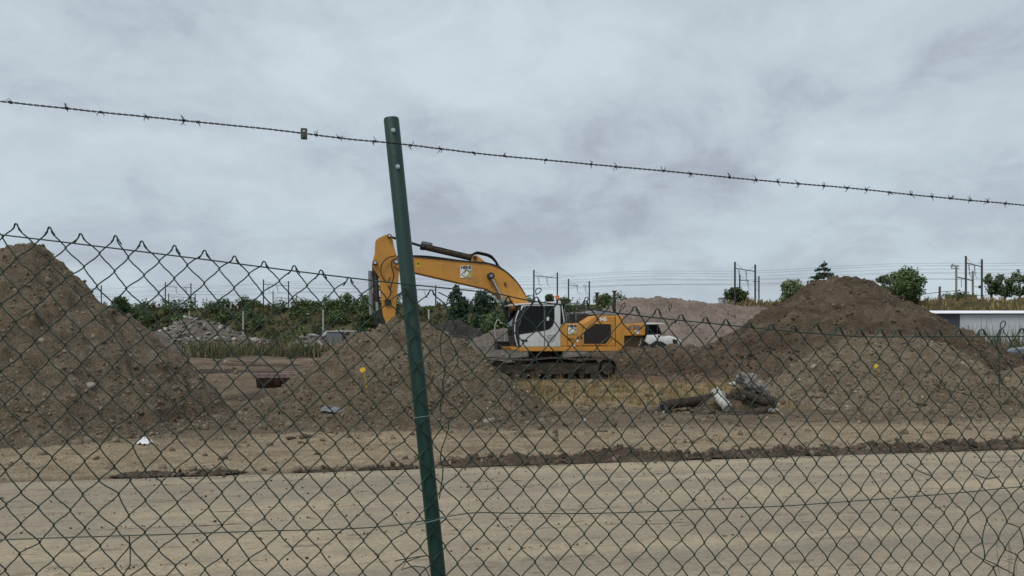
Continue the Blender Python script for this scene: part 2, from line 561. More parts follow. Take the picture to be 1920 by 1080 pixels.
def ground():
    xs = np.r_[-700, -400, -250, -150, -100, -70, -50, -40, -32, -27, -23, -20, -18, np.arange(-16.5, 18.01, 0.085),
               19, 20.5, 23, 26, 30, 36, 44, 56, 75, 105, 150, 250, 400, 700]
    ys = [-60, -20, -6, 0, 4, 7]
    y = 7.5
    while y < 60:
        ys.append(y)
        y += max(0.05, 0.0062 * y)
    while y < 700:
        ys.append(y)
        y *= 1.04
    ys = np.array(ys + [900, 1500])
    X, Y = np.meshgrid(xs, ys)
    Z = ground_z(X, Y)
    V = np.stack([X, Y, Z], -1).reshape(-1, 3)
    ny, nx = X.shape
    i = np.arange(ny - 1)[:, None] * nx
    j = np.arange(nx - 1)[None, :]
    Fq = np.stack([i + j, i + j + 1, i + nx + j + 1, i + nx + j], -1).reshape(-1, 4)
    me = mesh_np('ground', V, Fq)
    # soil kinds: tan track, brown mud, reddish strip, turf; plus painted rut shade
    x, y = X.ravel(), Y.ravel()
    d, s = road_d(x, y), road_s(x, y)
    tan = np.array([0.300, 0.238, 0.160])
    brown = np.array([0.155, 0.120, 0.083])
    red = np.array([0.150, 0.092, 0.066])
    straw = np.array([0.265, 0.198, 0.108])
    turf = np.array([0.100, 0.090, 0.040])
    wob = fbm(x, y, 2.0, 4, 31)
    C = np.tile(brown, (len(x), 1))

    def lay(mask, col):
        nonlocal C
        C = C * (1 - mask[:, None]) + col * mask[:, None]
    lay((1 - sst(3.4, 4.6, d + 1.1 * wob)) * sst(0.1, 0.5, d + 0.2 * wob), tan)
    lay(sst(0.05, 0.45, fbm(s * 0.18, d, 0.5, 4, 41)) * (1 - sst(3.5, 5, d)) * 0.45, brown * 1.1)
    gx = sst(0.3, 1.6, x + 0.7 * wob) * (1 - sst(8.5, 10.5, x + wob))
    lay(gx * sst(17.5, 19.5, y + 1.5 * wob) * (1 - sst(29, 31, y + wob)), straw)
    lay(sst(3.0, 5.0, x + wob) * (1 - sst(14, 17, x)) * sst(29, 30.5, y + wob) * (1 - sst(37, 40, y)) * 0.85, red)
    lay((1 - sst(-6, -3, x)) * sst(34, 42, y + 6 * wob) * (1 - sst(75, 90, y)) * 0.9 * sst(-.05, .2, fbm(x * 0.06, y * 0.7, 1.6, 4, 44)), np.array([0.225, 0.162, 0.118]))
    lay((1 - sst(-6, -3, x)) * sst(20, 24, y) * (1 - sst(70, 90, y)) * sst(0.0, .18, fbm(x * 0.05, y * 0.7, 1.5, 4, 47)), np.array([0.066, 0.049, 0.037]))  # dark streaks painted in for the weak shading of the ruts
    lay(sst(75, 95, y + 10 * wob), turf)
    me.color_attributes.new('tint', 'FLOAT_COLOR', 'POINT')
    me.color_attributes['tint'].data.foreach_set('color', np.c_[C, np.ones(len(C))].astype(np.float32).ravel())
    o = link('ground', me, M_ground, smooth=True)
    tag(o, 'bare brown building-site ground with wheel tracks', None, None, 'structure')


ground()


def road():
    L0, L1 = -60.0, 70.0
    rs = np.random.RandomState(3)
    ss = np.r_[-60, -30, np.arange(-14, 18.01, 0.10), 40, 70]
    dd = np.r_[-6.4, np.arange(-6.0, -0.05, 0.20), -0.06, 0.0]
    S, D = np.meshgrid(ss, dd)
    Z = 0.022 + 0.006 * fbm(S * 0.3, D, 0.8, 3, 51)
    edge = D >= -0.01
    Dj = D + np.where(edge, 0.035 * fbm(S, S * 0, 0.6, 3, 52), 0)
    V = np.stack([S, Dj, Z], -1).reshape(-1, 3)
    low = np.stack([S[-1], Dj[-1] + 0.01, np.full(len(ss), -0.08)], -1)
    V = np.r_[V, low]
    ny, nx = S.shape
    i = np.arange(ny)[:, None] * nx
    j = np.arange(nx - 1)[None, :]
    Fq = np.stack([i + j, i + j + 1, i + nx + j + 1, i + nx + j], -1).reshape(-1, 4)
    me = mesh_np('road', V, Fq)
    o = link('road', me, M_road, smooth=True)
    o.location = RO
    o.rotation_euler = (0, 0, math.atan2(RD.y, RD.x))
    tag(o, 'straight road coated with dried beige mud', None, None, 'structure')


road()

# ------------------------------------------------------------------ stones and other scattered pieces
_ico = None


def ico():
    global _ico
    if _ico is None:
        p = (1 + 5 ** 0.5) / 2
        v = np.array([(-1, p, 0), (1, p, 0), (-1, -p, 0), (1, -p, 0), (0, -1, p), (0, 1, p), (0, -1, -p), (0, 1, -p), (p, 0, -1), (p, 0, 1), (-p, 0, -1), (-p, 0, 1)], float)
        v /= np.linalg.norm(v[0])
        f = np.array([(0, 11, 5), (0, 5, 1), (0, 1, 7), (0, 7, 10), (0, 10, 11), (1, 5, 9), (5, 11, 4), (11, 10, 2), (10, 7, 6), (7, 1, 8), (3, 9, 4), (3, 4, 2), (3, 2, 6), (3, 6, 8), (3, 8, 9), (4, 9, 5), (2, 4, 11), (6, 2, 10), (8, 6, 7), (9, 8, 1)])
        _ico = (v, f)
    return _ico


def rand_rot(n, rs):
    q = rs.randn(n, 4)
    q /= np.linalg.norm(q, axis=1)[:, None]
    w, x, y, z = q.T
    return np.stack([1 - 2 * (y*y + z*z), 2 * (x*y - z*w), 2 * (x*z + y*w), 2 * (x*y + z*w), 1 - 2 * (x*x + z*z), 2 * (y*z - x*w),
                     2 * (x*z - y*w), 2 * (y*z + x*w), 1 - 2 * (x*x + y*y)], -1).reshape(n, 3, 3)


OCT = (np.array([(1, 0, 0), (-1, 0, 0), (0, 1, 0), (0, -1, 0), (0, 0, 1), (0, 0, -1)], float),
       np.array([(0, 2, 4), (2, 1, 4), (1, 3, 4), (3, 0, 4), (2, 0, 5), (1, 2, 5), (3, 1, 5), (0, 3, 5)]))


def stones_mesh(name, P, R, rs):
    """big ones as rough 20-sided lumps, the small ones as chips"""
    big = R > 0.045
    a = _stones(P[big], R[big], rs, *ico())
    b = _stones(P[~big], R[~big], rs, *OCT)
    return mesh_np(name, np.r_[a[0], b[0]], np.r_[a[1], b[1] + len(a[0])])


def _stones(P, R, rs, v, f):
    n = len(P)
    if n == 0:
        return np.zeros((0, 3)), np.zeros((0, 3), int)
    k = len(v)
    base = v[None] * (1 + 0.75 * (rs.rand(n, k, 1) - 0.5))
    sc = R[:, None] * (0.45 + 0.85 * rs.rand(n, 3))
    base = base * sc[:, None, :]
    V = np.einsum('nij,nkj->nki', rand_rot(n, rs), base) + P[:, None, :]
    Fq = f[None] + (np.arange(n) * k)[:, None, None]
    return V.reshape(-1, 3), Fq.reshape(-1, 3)


MOUNDS = []


def mound(name, label, segs, mat, res, seed, slope=0.8, rnd=0.25, lump=0.16, clod=0.05, gully=0.12, stones=0, smat=None, smin=0.02, smax=0.12, cat='mound', foot=0.0):
    """a tipped heap: the union of ridges lying at their angle of repose"""
    segs = [(Vector(a), Vector(b)) for a, b in segs]
    hm = max(max(a.z, b.z) for a, b in segs)
    R = hm / slope * 1.15 + 0.8
    x0 = min(min(a.x, b.x) for a, b in segs) - R
    x1 = max(max(a.x, b.x) for a, b in segs) + R
    y0 = min(min(a.y, b.y) for a, b in segs) - R
    y1 = max(max(a.y, b.y) for a, b in segs) + R

    def hf(X, Y):
        wx = X + 0.09 * hm * fbm(X, Y, hm * 0.55 + 0.4, 3, seed + 1)
        wy = Y + 0.09 * hm * fbm(X, Y, hm * 0.55 + 0.4, 3, seed + 5)
        Z = np.full(np.shape(X), -9.0)
        for a, b in segs:
            ex, ey = b.x - a.x, b.y - a.y
            L2 = ex * ex + ey * ey + 1e-9
            t = np.clip(((wx - a.x) * ex + (wy - a.y) * ey) / L2, 0, 1)
            dx, dy = wx - (a.x + t * ex), wy - (a.y + t * ey)
            d = np.sqrt(dx * dx + dy * dy + rnd * rnd) - rnd
            h = a.z + t * (b.z - a.z)
            an = np.arctan2(dy, dx)
            gz = gully * fbm(an * 2.2 + 10, d * 0.25, 0.32, 3, seed + 9) * np.minimum(d, 1.5)
            Z = np.maximum(Z, h - slope * d + gz)
        # slumped foot
        k = 0.11 * hm
        Z = np.where(Z < k, k * np.exp((Z - k) / k * 0.9) - k * 0.16, Z) if foot == 0 else Z
        inside = sst(-0.1, 0.5, Z)
        Z = Z + inside * (lump * fbm(X, Y, hm * 0.22 + 0.25, 4, seed + 13) + clod * fbm(X, Y, 0.28, 3, seed + 17, 0.65))
        ptc = sst(-0.05, 0.25, fbm(X, Y, 0.3 * hm + 0.4, 3, seed + 25))
        Z = Z + inside * ptc * clod * 1.5 * (0.25 - np.abs(fbm(X, Y, 0.5 + 0.04 * hm, 4, seed + 27, 0.6)))
        lt = Z / (0.10 * hm + 0.12) + 1.6 * fbm(X, Y, 0.4 * hm + 0.3, 3, seed + 29)       # slump ledges
        fr = lt - np.floor(lt)
        Z = Z + inside * sst(0.0, 0.3, fbm(X, Y, 0.5 * hm, 2, seed + 33)) * (0.022 * hm + 0.02) * (sst(0.55, 1.0, fr) - fr)
        rg = np.abs(fbm(X, Y, 0.55, 3, seed + 21))
        Z = Z - inside * clod * 1.2 * np.clip(0.22 - rg, 0, 1) * 3
        return Z - 0.03
    xs = np.arange(x0, x1, res)
    ys = np.arange(y0, y1, res)
    X, Y = np.meshgrid(xs, ys)
    Z = hf(X, Y)
    keep = Z > -0.09
    ny, nx = X.shape
    idx = np.arange(ny * nx).reshape(ny, nx)
    q = np.stack([idx[:-1, :-1], idx[:-1, 1:], idx[1:, 1:], idx[1:, :-1]], -1).reshape(-1, 4)
    kq = keep.ravel()[q].any(axis=1)
    q = q[kq]
    used = np.unique(q)
    rm = -np.ones(ny * nx, dtype=np.int64)
    rm[used] = np.arange(len(used))
    V = np.stack([X, Y, np.maximum(Z, -0.14)], -1).reshape(-1, 3)[used]
    root = link(name, mesh_np(name, V, rm[q]), mat, smooth=True)
    tag(root, label, cat)
    if stones:
        rs = np.random.RandomState(seed + 100)
        m = stones * 3
        px, py = rs.uniform(x0, x1, m), rs.uniform(y0, y1, m)
        pz = hf(px, py)
        dens = 0.35 + 0.65 * sst(-0.05, 0.35, fbm(px, py, 1.1, 3, seed + 40)) + 0.5 * (pz < 0.35 * hm)
        ok = (pz > -0.02) & (rs.rand(m) < dens * 0.7)
        P = np.stack([px, py, pz], -1)[ok][:stones]
        u_ = rs.rand(len(P))
        Rr = smin * (0.5 + 1.5 * rs.rand(len(P)) ** 2) + ((smax * 0.85) - smin) * u_ ** 110
        P[:, 2] -= Rr * 0.12
        so = link('stones', stones_mesh('stones', P, Rr, rs), smat or M_stone, root)
        tag(so, None, None, None, 'stuff')
    MOUNDS.append((root, hf))
    return root, hf


def at(px, py, Y):
    return W(px, py, Y)


m1, h1 = mound('earth_mound', 'tallest brown earth mound at left, cut by the picture edge',
               [(at(40, 446, 15.2), at(62, 449, 15.2)), (at(40, 446, 15.2), at(-160, 490, 15.6))], M_m1, 0.045, 100, 0.97, 0.18, 0.26, 0.11, stones=12000, smin=0.025, smax=0.13)
m2, h2 = mound('earth_mound', 'brown earth mound in the middle, behind the green post',
               [(at(702, 608, 17), at(735, 594, 17)), (at(735, 596, 17), at(800, 602, 16.8)), (at(800, 603, 16.8), at(868, 654, 16.7))], M_m1, 0.055, 200, 0.78, 0.2, 0.20, 0.10, stones=10500, smin=0.025, smax=0.12)
m3, h3 = mound('earth_mound', 'low light brown earth mound in front of the dark one',
               [(at(1560, 644, 20.5), at(1645, 624, 20.5)), (at(1645, 624, 20.5), at(1745, 636, 20.5))], M_m3, 0.065, 300, 0.76, 0.25, 0.16, 0.09, stones=8500, smin=0.029, smax=0.12)
m4, h4 = mound('earth_mound', 'large dark brown earth mound with a pointed top at right',
               [(at(1568, 512, 40), at(1600, 517, 40)), (at(1600, 517, 40), at(1680, 562, 40.5)), (at(1680, 562, 40), at(1800, 620, 40)), (at(1530, 560, 37), at(1440, 620, 36.5))], M_m4, 0.12, 400, 0.60, 0.2, 0.40, 0.12, stones=9000, smat=M_stone_dark, smin=0.05, smax=0.22)
m6, h6 = mound('spoil_ridge', 'low ridge of dark dug-up soil right of the excavator',
               [(at(1120, 655, 40), at(1205, 648, 39.5)), (at(1205, 650, 39.5), at(1270, 647, 39)), (at(1270, 647, 39), at(1340, 650, 38)), (at(1340, 645, 38), at(1480, 634, 37))], M_m4, 0.10, 500, 0.50, 0.3, 0.22, 0.12, stones=6000, smat=M_stone_dark, smin=0.05, smax=0.2)
m5, h5 = mound('gravel_mound', 'long pale pinkish gravel mound behind the dump truck',
               [(at(1172, 562, 78), at(1200, 556, 78)), (at(1200, 556, 78), at(1262, 557, 78)), (at(1262, 557, 78), at(1335, 568, 78)), (at(1335, 568, 78), at(1520, 583, 78))], M_m5, 0.22, 600, 0.60, 0.5, 0.35, 0.10, stones=3000, smat=M_m5s, smin=0.07, smax=0.35)
m7, h7 = mound('slag_mound', 'small charcoal coloured mound just right of the green post',
               [(at(838, 601, 72), at(856, 600, 72))], M_m7, 0.2, 700, 0.62, 0.5, 0.2, 0.08)
m8, h8 = mound('gravel_mound', 'grey gravel heap behind the front of the excavator tracks',
               [(at(900, 634, 52), at(945, 612, 52)), (at(945, 612, 52), at(1000, 622, 52))], M_m8, 0.16, 800, 0.52, 0.4, 0.25, 0.08, stones=900, smat=M_rubble, smin=0.04, smax=0.2)
m11, h11 = mound('gravel_mound', 'small pale mound beyond the flank of the tallest mound',
                 [(at(240, 604, 75), at(262, 610, 75))], M_m8, 0.2, 900, 0.62, 0.4, 0.2, 0.08)
m12, h12 = mound('rubble_slope', 'low stony rubble heap at the right picture edge',
                 [(at(1900, 690, 24), at(2060, 678, 24))], M_m3, 0.09, 950, 0.6, 0.3, 0.2, 0.08, stones=900, smin=0.03, smax=0.22)


# rubble heaps with separate slabs
def rubble_heap(name, label, segs, mat, seed, slope, n, size, box):
    root, hf = mound(name, label, segs, mat, 0.3, seed, slope, 0.5, 0.35, 0.08, cat='rubble')
    rs = np.random.RandomState(seed)
    protos = []
    for k in range(6):
        v, f = ico()
        vv = np.sign(v) * np.abs(v) ** 0.6 * (1 + 0.4 * (rs.rand(12, 1) - 0.5)) * np.array([1.0, 0.7, 0.32])
        me = mesh_np('slab', vv, f)
        me.materials.append(M_rubble_solid[k % 3])
        protos.append(me)
    for i in range(n):
        for _ in range(20):
            x, y = rs.uniform(box[0], box[1]), rs.uniform(box[2], box[3])
            z = float(hf(np.array([x]), np.array([y]))[0])
            if z > 0.6:
                break
        o = bpy.data.objects.new('slab', protos[i % 6])
        COL.objects.link(o)
        o.parent = root
        o.location = (x, y, z + 0.05)
        s = size * (0.35 + rs.rand() ** 1.6)
        o.scale = (s, s, s)
        o.rotation_euler = (rs.uniform(-.8, .8), rs.uniform(-.8, .8), rs.uniform(0, 6.3))
    return root, hf


M_rubble_solid = [plain('slab_concrete_a', (0.21, 0.197, 0.18), 0.9, var=0.3, scale=3), plain('slab_concrete_b', (0.35, 0.34, 0.32), 0.9, var=0.25, scale=3),
                  plain('slab_concrete_c', (0.13, 0.115, 0.10), 0.9, var=0.3, scale=3)]
c0, c1 = at(300, 600, 110), at(450, 600, 110)
rubble_heap('rubble_heap', 'grey heap of broken concrete slabs before the green embankment', [(at(322, 612, 110), at(352, 596, 110)), (at(352, 596, 110), at(405, 605, 110)), (at(405, 605, 110), at(450, 628, 110))],
            M_m8, 1100, 0.62, 260, 0.46, (c0.x - 3, c1.x + 2, 102, 111))
c0, c1 = at(560, 600, 100), at(670, 600, 100)
rubble_heap('rubble_heap', 'low heap of concrete pieces left of the middle mound', [(at(575, 634, 100), at(628, 620, 101)), (at(628, 620, 101), at(700, 626, 101))],
            M_m8, 1200, 0.6, 110, 0.62, (c0.x - 2, c1.x + 3, 94, 102))
c0, c1 = at(460, 600, 104), at(500, 600, 104)
rubble_heap('rubble_heap', 'small brown heap of rubble between the two grey heaps', [(at(455, 630, 104), at(490, 634, 104))],
            M_m1, 1250, 0.6, 30, 0.5, (c0.x - 2, c1.x + 2, 99, 105))


# crumbled soil thrown up along the far road edge
def berm(label, sa, sb, wid, hgt, seed, clods):
    res = 0.022
    ss = np.arange(sa - 0.3, sb + 0.3, res * 1.4)
    dd = np.arange(-0.25, wid + 0.5, res)
    S, D = np.meshgrid(ss, dd)

    def hf(S, D):
        c = wid * 0.5 + 0.18 * wid * fbm(S, S * 0 + 2, 1.6, 3, seed)
        w = wid * (0.5 + 0.25 * fbm(S, S * 0 + 7, 0.9, 3, seed + 2))
        e = np.clip(1 - np.abs(D - c) / w, -0.3, 1)
        am = (0.25 + 1.15 * np.clip(0.30 + 1.2 * fbm(S, S * 0 + 4, 0.9, 4, seed + 4), 0, 1)) * sst(sa - 0.3, sa + 0.5, S) * (1 - sst(sb - 0.5, sb + 0.3, S))
        z = hgt * am * np.where(e > 0, e ** 0.8, e)
        k = np.clip(e * 3, 0, 1) * am
        z += k * (0.085 * fbm(S, D, 0.26, 4, seed + 6, 0.65) + 0.10 * hgt * 4 * np.clip(fbm(S, D, 0.11, 2, seed + 8), -0.2, 1) * 0.5)
        return z
    Z = hf(S, D) + 0.0
    P = RO.x + S * RD.x + D * RN.x, RO.y + S * RD.y + D * RN.y
    ny, nx = S.shape
    idx = np.arange(ny * nx).reshape(ny, nx)
    q = np.stack([idx[:-1, :-1], idx[:-1, 1:], idx[1:, 1:], idx[1:, :-1]], -1).reshape(-1, 4)
    q = q[(Z.ravel()[q] > 0.012).any(axis=1)]
    used = np.unique(q)
    rm = -np.ones(ny * nx, dtype=np.int64)
    rm[used] = np.arange(len(used))
    V = np.stack([P[0], P[1], np.maximum(Z, -0.04) + 0.012], -1).reshape(-1, 3)[used]
    root = link('soil_berm', mesh_np('soil_berm', V, rm[q]), M_berm, smooth=True)
    tag(root, label, 'berm')
    rs = np.random.RandomState(seed)
    s, d = rs.uniform(sa, sb, clods * 3), rs.normal(wid * 0.5, wid * 0.42, clods * 3)
    z = hf(s, d)
    ok = (z > 0.02) | ((rs.rand(clods * 3) < 0.25) & (d > -0.15))
    s, d, z = s[ok][:clods], d[ok][:clods], np.maximum(z[ok][:clods], 0.02)
    R = 0.008 + 0.048 * rs.rand(len(s)) ** 9
    P = np.stack([RO.x + s * RD.x + d * RN.x, RO.y + s * RD.y + d * RN.y, z + R * 0.05 + 0.01], -1)
    tag(link('clods', stones_mesh('clods', P, R, rs), M_stone_dark, root), None, None, None, 'stuff')


berm('dark crumbled soil berm along the right stretch of the road edge', -0.75, 12.5, 0.72, 0.125, 61, 7000)
berm('short dark streak of crumbled soil at the left road edge', -4.75, -3.35, 0.45, 0.075, 71, 350)
berm('thin streak of crumbled soil at the road edge left of the post', -2.75, -1.2, 0.30, 0.05, 81, 220)

# loose stones on the ground and crumbs on the road
def scatter_ground():
    rs = np.random.RandomState(5)
    n = 26000
    s = rs.uniform(-9, 14, n)
    d = 0.15 + 9.5 * rs.rand(n)
    x = RO.x + s * RD.x + d * RN.x
    y = RO.y + s * RD.y + d * RN.y
    dens = 0.12 + 0.5 * sst(0.0, 0.35, fbm(x, y, 0.9, 3, 90)) + 0.6 * sst(2.8, 4.2, d)
    ok = rs.rand(n) < dens
    x, y = x[ok], y[ok]
    R = 0.007 + 0.010 * rs.rand(len(x)) + 0.07 * rs.rand(len(x)) ** 24
    P = np.stack([x, y, ground_z(x, y) + R * 0.2], -1)
    o = link('loose_stones', stones_mesh('loose_stones', P, R, rs), M_stone)
    tag(o, 'small loose stones and clods strewn over the dirt track', None, None, 'stuff')
    n = 9000
    line = rs.choice([-0.16, -0.55, -0.95, -1.35, -1.95, -2.5, -3.2, -3.8], n)
    s = rs.uniform(-7, 10, n)
    s = s[sst(-0.05, 0.25, fbm(s, line[:n] * 3, 0.9, 3, 95)) > rs.rand(n) * 0.9]
    line = line[:len(s)]
    d = line + rs.normal(0, 0.022, len(s)) * (1 + 2 * rs.rand(len(s)) ** 4) + 0.05 * np.sin(s * 0.5 + line * 7)
    R = 0.003 + 0.011 * rs.rand(len(s)) ** 4
    P = np.stack([RO.x + s * RD.x + d * RN.x, RO.y + s * RD.y + d * RN.y, np.full(len(s), 0.024) + R * 0.3], -1)
    o = link('road_crumbs', stones_mesh('road_crumbs', P, R, rs), M_stone_dark)
    tag(o, 'crumbs of dried mud lying in lines on the road', None, None, 'stuff')


scatter_ground()


def scatter_field():
    rs = np.random.RandomState(6)
    n = 9000
    y = 17 + 55 * rs.rand(n) ** 1.5
    x = (rs.uniform(300, 1400, n) - 960) / 1445 * y
    ok = rs.rand(n) < 0.15 + 0.85 * sst(0.0, 0.3, fbm(x * 0.3, y, 1.6, 3, 97))
    x, y = x[ok], y[ok]
    R = 0.02 + 0.03 * rs.rand(len(x)) + 0.16 * rs.rand(len(x)) ** 20
    P = np.stack([x, y, ground_z(x, y) + R * 0.15], -1)
    o = link('field_clods', stones_mesh('field_clods', P, R, rs), M_stone)
    tag(o, 'clods and stones strewn over the churned field behind the mounds', None, None, 'stuff')


scatter_field()


def mud_ridges():
    Vs, Fs, n0 = [], [], 0
    for k, d0 in enumerate((-0.14, -0.50, -0.92, -1.0, -1.45, -2.05, -2.6, -3.3, -3.9)):
        sv = np.arange(-9, 12, 0.03)
        dv = d0 + 0.05 * fbm(sv, sv * 0 + k, 2.5, 3, 160 + k) + 0.03 * fbm(sv, sv * 0 + k, 0.3, 3, 170 + k)
        on = np.clip(0.02 + 1.6 * fbm(sv, sv * 0 + k * 5, 1.1, 4, 180 + k), 0, 1)
        r = on * (0.006 + 0.016 * np.abs(fbm(sv, sv * 0 + k, 0.12, 3, 190 + k)))
        P = np.stack([RO.x + sv * RD.x + dv * RN.x, RO.y + sv * RD.y + dv * RN.y, np.full(len(sv), 0.019)], -1)
        P[:, 2] -= np.where(r < 0.0008, 0.02, 0.0)
        V, Fq = tube_np(P, np.maximum(r, 0.0003), 6, np.array([0, 0, 1.0]))
        Vs.append(V)
        Fs.append(Fq + n0)
        n0 += len(V)
    o = link('mud_ridges', mesh_np('mud_ridges', np.concatenate(Vs), np.concatenate(Fs)), M_berm, smooth=True)
    tag(o, 'thin broken ridges of dried mud along the road', None, None, 'stuff')


mud_ridges()


# ------------------------------------------------------------------ grass
def blades(name, label, X, Y, Z, hgt, wid, per, mat, seed, kind='stuff'):
    rs = np.random.RandomState(seed)
    n = len(X) * per
    bx = np.repeat(X, per) + rs.normal(0, hgt * 0.16, n)
    by = np.repeat(Y, per) + rs.normal(0, hgt * 0.16, n)
    bz = np.repeat(Z, per) - 0.02
    h = hgt * (0.45 + 0.8 * rs.rand(n)) * np.repeat((0.35 + 1.1 * rs.rand(len(X)) ** 1.6) * (1 + 1.1 * fbm(X, Y, hgt * 6, 3, seed)), per)
    a = rs.uniform(0, 2 * math.pi, n)
    lean = h * rs.uniform(0.05, 0.55, n)
    ox, oy = np.cos(a) * lean, np.sin(a) * lean
    wa = rs.uniform(0, math.pi, n)
    w = wid * (0.6 + 0.8 * rs.rand(n))
    wx, wy = np.cos(wa) * w / 2, np.sin(wa) * w / 2
    b = np.stack([bx, by, bz], -1)
    wv = np.stack([wx, wy, wx * 0], -1)
    m = b + np.stack([ox * 0.35, oy * 0.35, h * 0.6], -1)
    t = b + np.stack([ox, oy, h], -1)
    V = np.stack([b - wv, b + wv, m + wv * 0.75, m - wv * 0.75, t + wv * 0.12, t - wv * 0.12], 1).reshape(-1, 3)
    k = (np.arange(n) * 6)[:, None]
    Fq = np.concatenate([k + np.array([[0, 1, 2, 3]]), k + np.array([[3, 2, 4, 5]])], 0)
    o = link(name, mesh_np(name, V, Fq), mat)
    tag(o, label, None, None, kind)
    return o


def grass_fields():
    rs = np.random.RandomState(9)
    n = 5200
    x, y = rs.uniform(0.2, 10, n), rs.uniform(18.2, 31.0, n)
    dn = fbm(x, y, 1.3, 3, 120)
    ok = (rs.rand(n) < 0.04 + 0.75 * sst(-0.12, 0.35, dn) * (1 - 0.75 * sst(27, 31, y)))
    for lim in (h2, h3):
        ok &= lim(x, y) < 0.02
    x, y = x[ok], y[ok]
    blades('dry_grass', 'patch of dry yellow grass in front of the excavator tracks', x, y, ground_z(x, y), 0.22, 0.013, 9, M_drygrass, 10)
    n = 6500
    y = 62 + 118 * rs.rand(n) ** 0.8
    px = rs.uniform(285, 700, n)
    x = (px - 960) / 1445 * y
    ok = fbm(x, y, 9, 3, 130) > -0.2 + 0.6 * (1 - sst(60, 86, y))
    x, y = x[ok], y[ok]
    blades('weeds', 'tall yellowish weeds growing across the field at left', x, y, ground_z(x, y), 1.3, 0.085, 9, M_weeds, 11)
    n = 1500
    y = rs.uniform(52, 66, n)
    x = rs.uniform(30, 56, n)
    ok = (h4(x, y) < 0.05)
    x, y = x[ok], y[ok]
    blades('weeds', 'green weeds between the dark mound and the white building', x, y, ground_z(x, y), 1.45, 0.06, 9, M_weeds, 12)


grass_fields()

# ------------------------------------------------------------------ railway embankment
TA, TB = Vector((-117, 261, 0)), Vector((91, 155, 0))
TL = (TB - TA).length
TD = (TB - TA) / TL
TN = Vector((TD.y, -TD.x, 0))            # towards the camera
if TN.y > 0:
    TN = -TN


def crest_z(t):
    return 12.6 + (9.6 - 12.6) * t / TL


def bank_z(t, c):
    """t along the line, c across it, positive towards the camera"""
    cz = crest_z(t)
    run = 7.0
    z = cz - np.clip(np.abs(c) - run, 0, None) / 1.55
    z = np.where(z > cz - 0.7, np.minimum(z, cz), z)
    return z + 0.55 * fbm(t, c, 9, 4, 140) * sst(-0.5, 2.5, np.abs(c) - run + 1) - 0.15


def bank_pt(t, c, dz=0.0):
    p = TA + TD * t + TN * c
    return Vector((p.x, p.y, float(bank_z(np.array([t]), np.array([c]))[0]) + dz))


def embankment():
    ts = np.arange(-330, 430, 2.0)
    cs = np.r_[-34, -26, -18, -12, -8, np.arange(-7, 7.1, 2.0), np.arange(7.5, 32, 0.9)]
    T, Cc = np.meshgrid(ts, cs)
    Z = bank_z(T, Cc)
    X = TA.x + T * TD.x + Cc * TN.x
    Y = TA.y + T * TD.y + Cc * TN.y
    ny, nx = T.shape
    i = np.arange(ny - 1)[:, None] * nx
    j = np.arange(nx - 1)[None, :]
    Fq = np.stack([i + j, i + j + 1, i + nx + j + 1, i + nx + j], -1).reshape(-1, 4)
    o = link('embankment', mesh_np('embankment', np.stack([X, Y, np.maximum(Z, -1.0)], -1).reshape(-1, 3), Fq), M_bank, smooth=True)
    tag(o, 'grassy railway embankment running across the background', None, None, 'structure')
    rs = np.random.RandomState(21)
    n = 5200
    t, c = rs.uniform(188, 330, n), rs.uniform(2, 24, n)
    x = TA.x + t * TD.x + c * TN.x
    y = TA.y + t * TD.y + c * TN.y
    blades('golden_grass', 'golden dry grass on the embankment above the white building', x, y, bank_z(t, c), 0.85, 0.16, 8, M_goldgrass, 22)
    n = 5200
    t, c = rs.uniform(-60, 150, n), rs.uniform(3, 26, n)
    ok = fbm(t, c, 11, 3, 150) > -0.1
    t, c = t[ok], c[ok]
    x = TA.x + t * TD.x + c * TN.x
    y = TA.y + t * TD.y + c * TN.y
    blades('bank_weeds', 'rough grass and weeds on the left embankment slope', x, y, bank_z(t, c), 1.1, 0.20, 7, M_bankweeds, 23)


embankment()


# ------------------------------------------------------------------ trees
def leaf_cloud(name, ells, n, size, mat, seed, parent=None, gap=0.0):
    """many small leaf clumps spread through overlapping ellipsoids (cx, cy, cz, rx, ry, rz)"""
    rs = np.random.RandomState(seed)
    E = np.array(ells, float)
    vol = (E[:, 3] * E[:, 4] * E[:, 5]) ** 0.75
    k = rs.choice(len(E), n, p=vol / vol.sum())
    d = rs.randn(n, 3)
    d /= np.linalg.norm(d, axis=1)[:, None]
    r = rs.rand(n) ** 0.38
    r *= 1 + 0.30 * perlin(d[:, 0] * 2.2 + k * 3.1, d[:, 2] * 2.2 + d[:, 1] * 1.7, seed)
    P = E[k, :3] + d * r[:, None] * E[k, 3:6]
    if gap:
        keep = perlin(P[:, 0] / (size * 3.2) + 5, P[:, 2] / (size * 3.2) + P[:, 1] / (size * 4), seed + 3) > -gap
        P = P[keep]
    n = len(P)
    Rm = rand_rot(n, rs)
    s = size * (0.55 + 0.9 * rs.rand(n))
    q = np.array([(-0.5, 0, 0), (0, -0.32, 0.08), (0.5, 0, 0), (0, 0.32, 0.08)])
    V = np.einsum('nij,kj->nki', Rm, q) * s[:, None, None] + P[:, None, :]
    Fq = np.arange(n * 4).reshape(n, 4)
    return link(name, mesh_np(name, V.reshape(-1, 3), Fq), mat, parent)


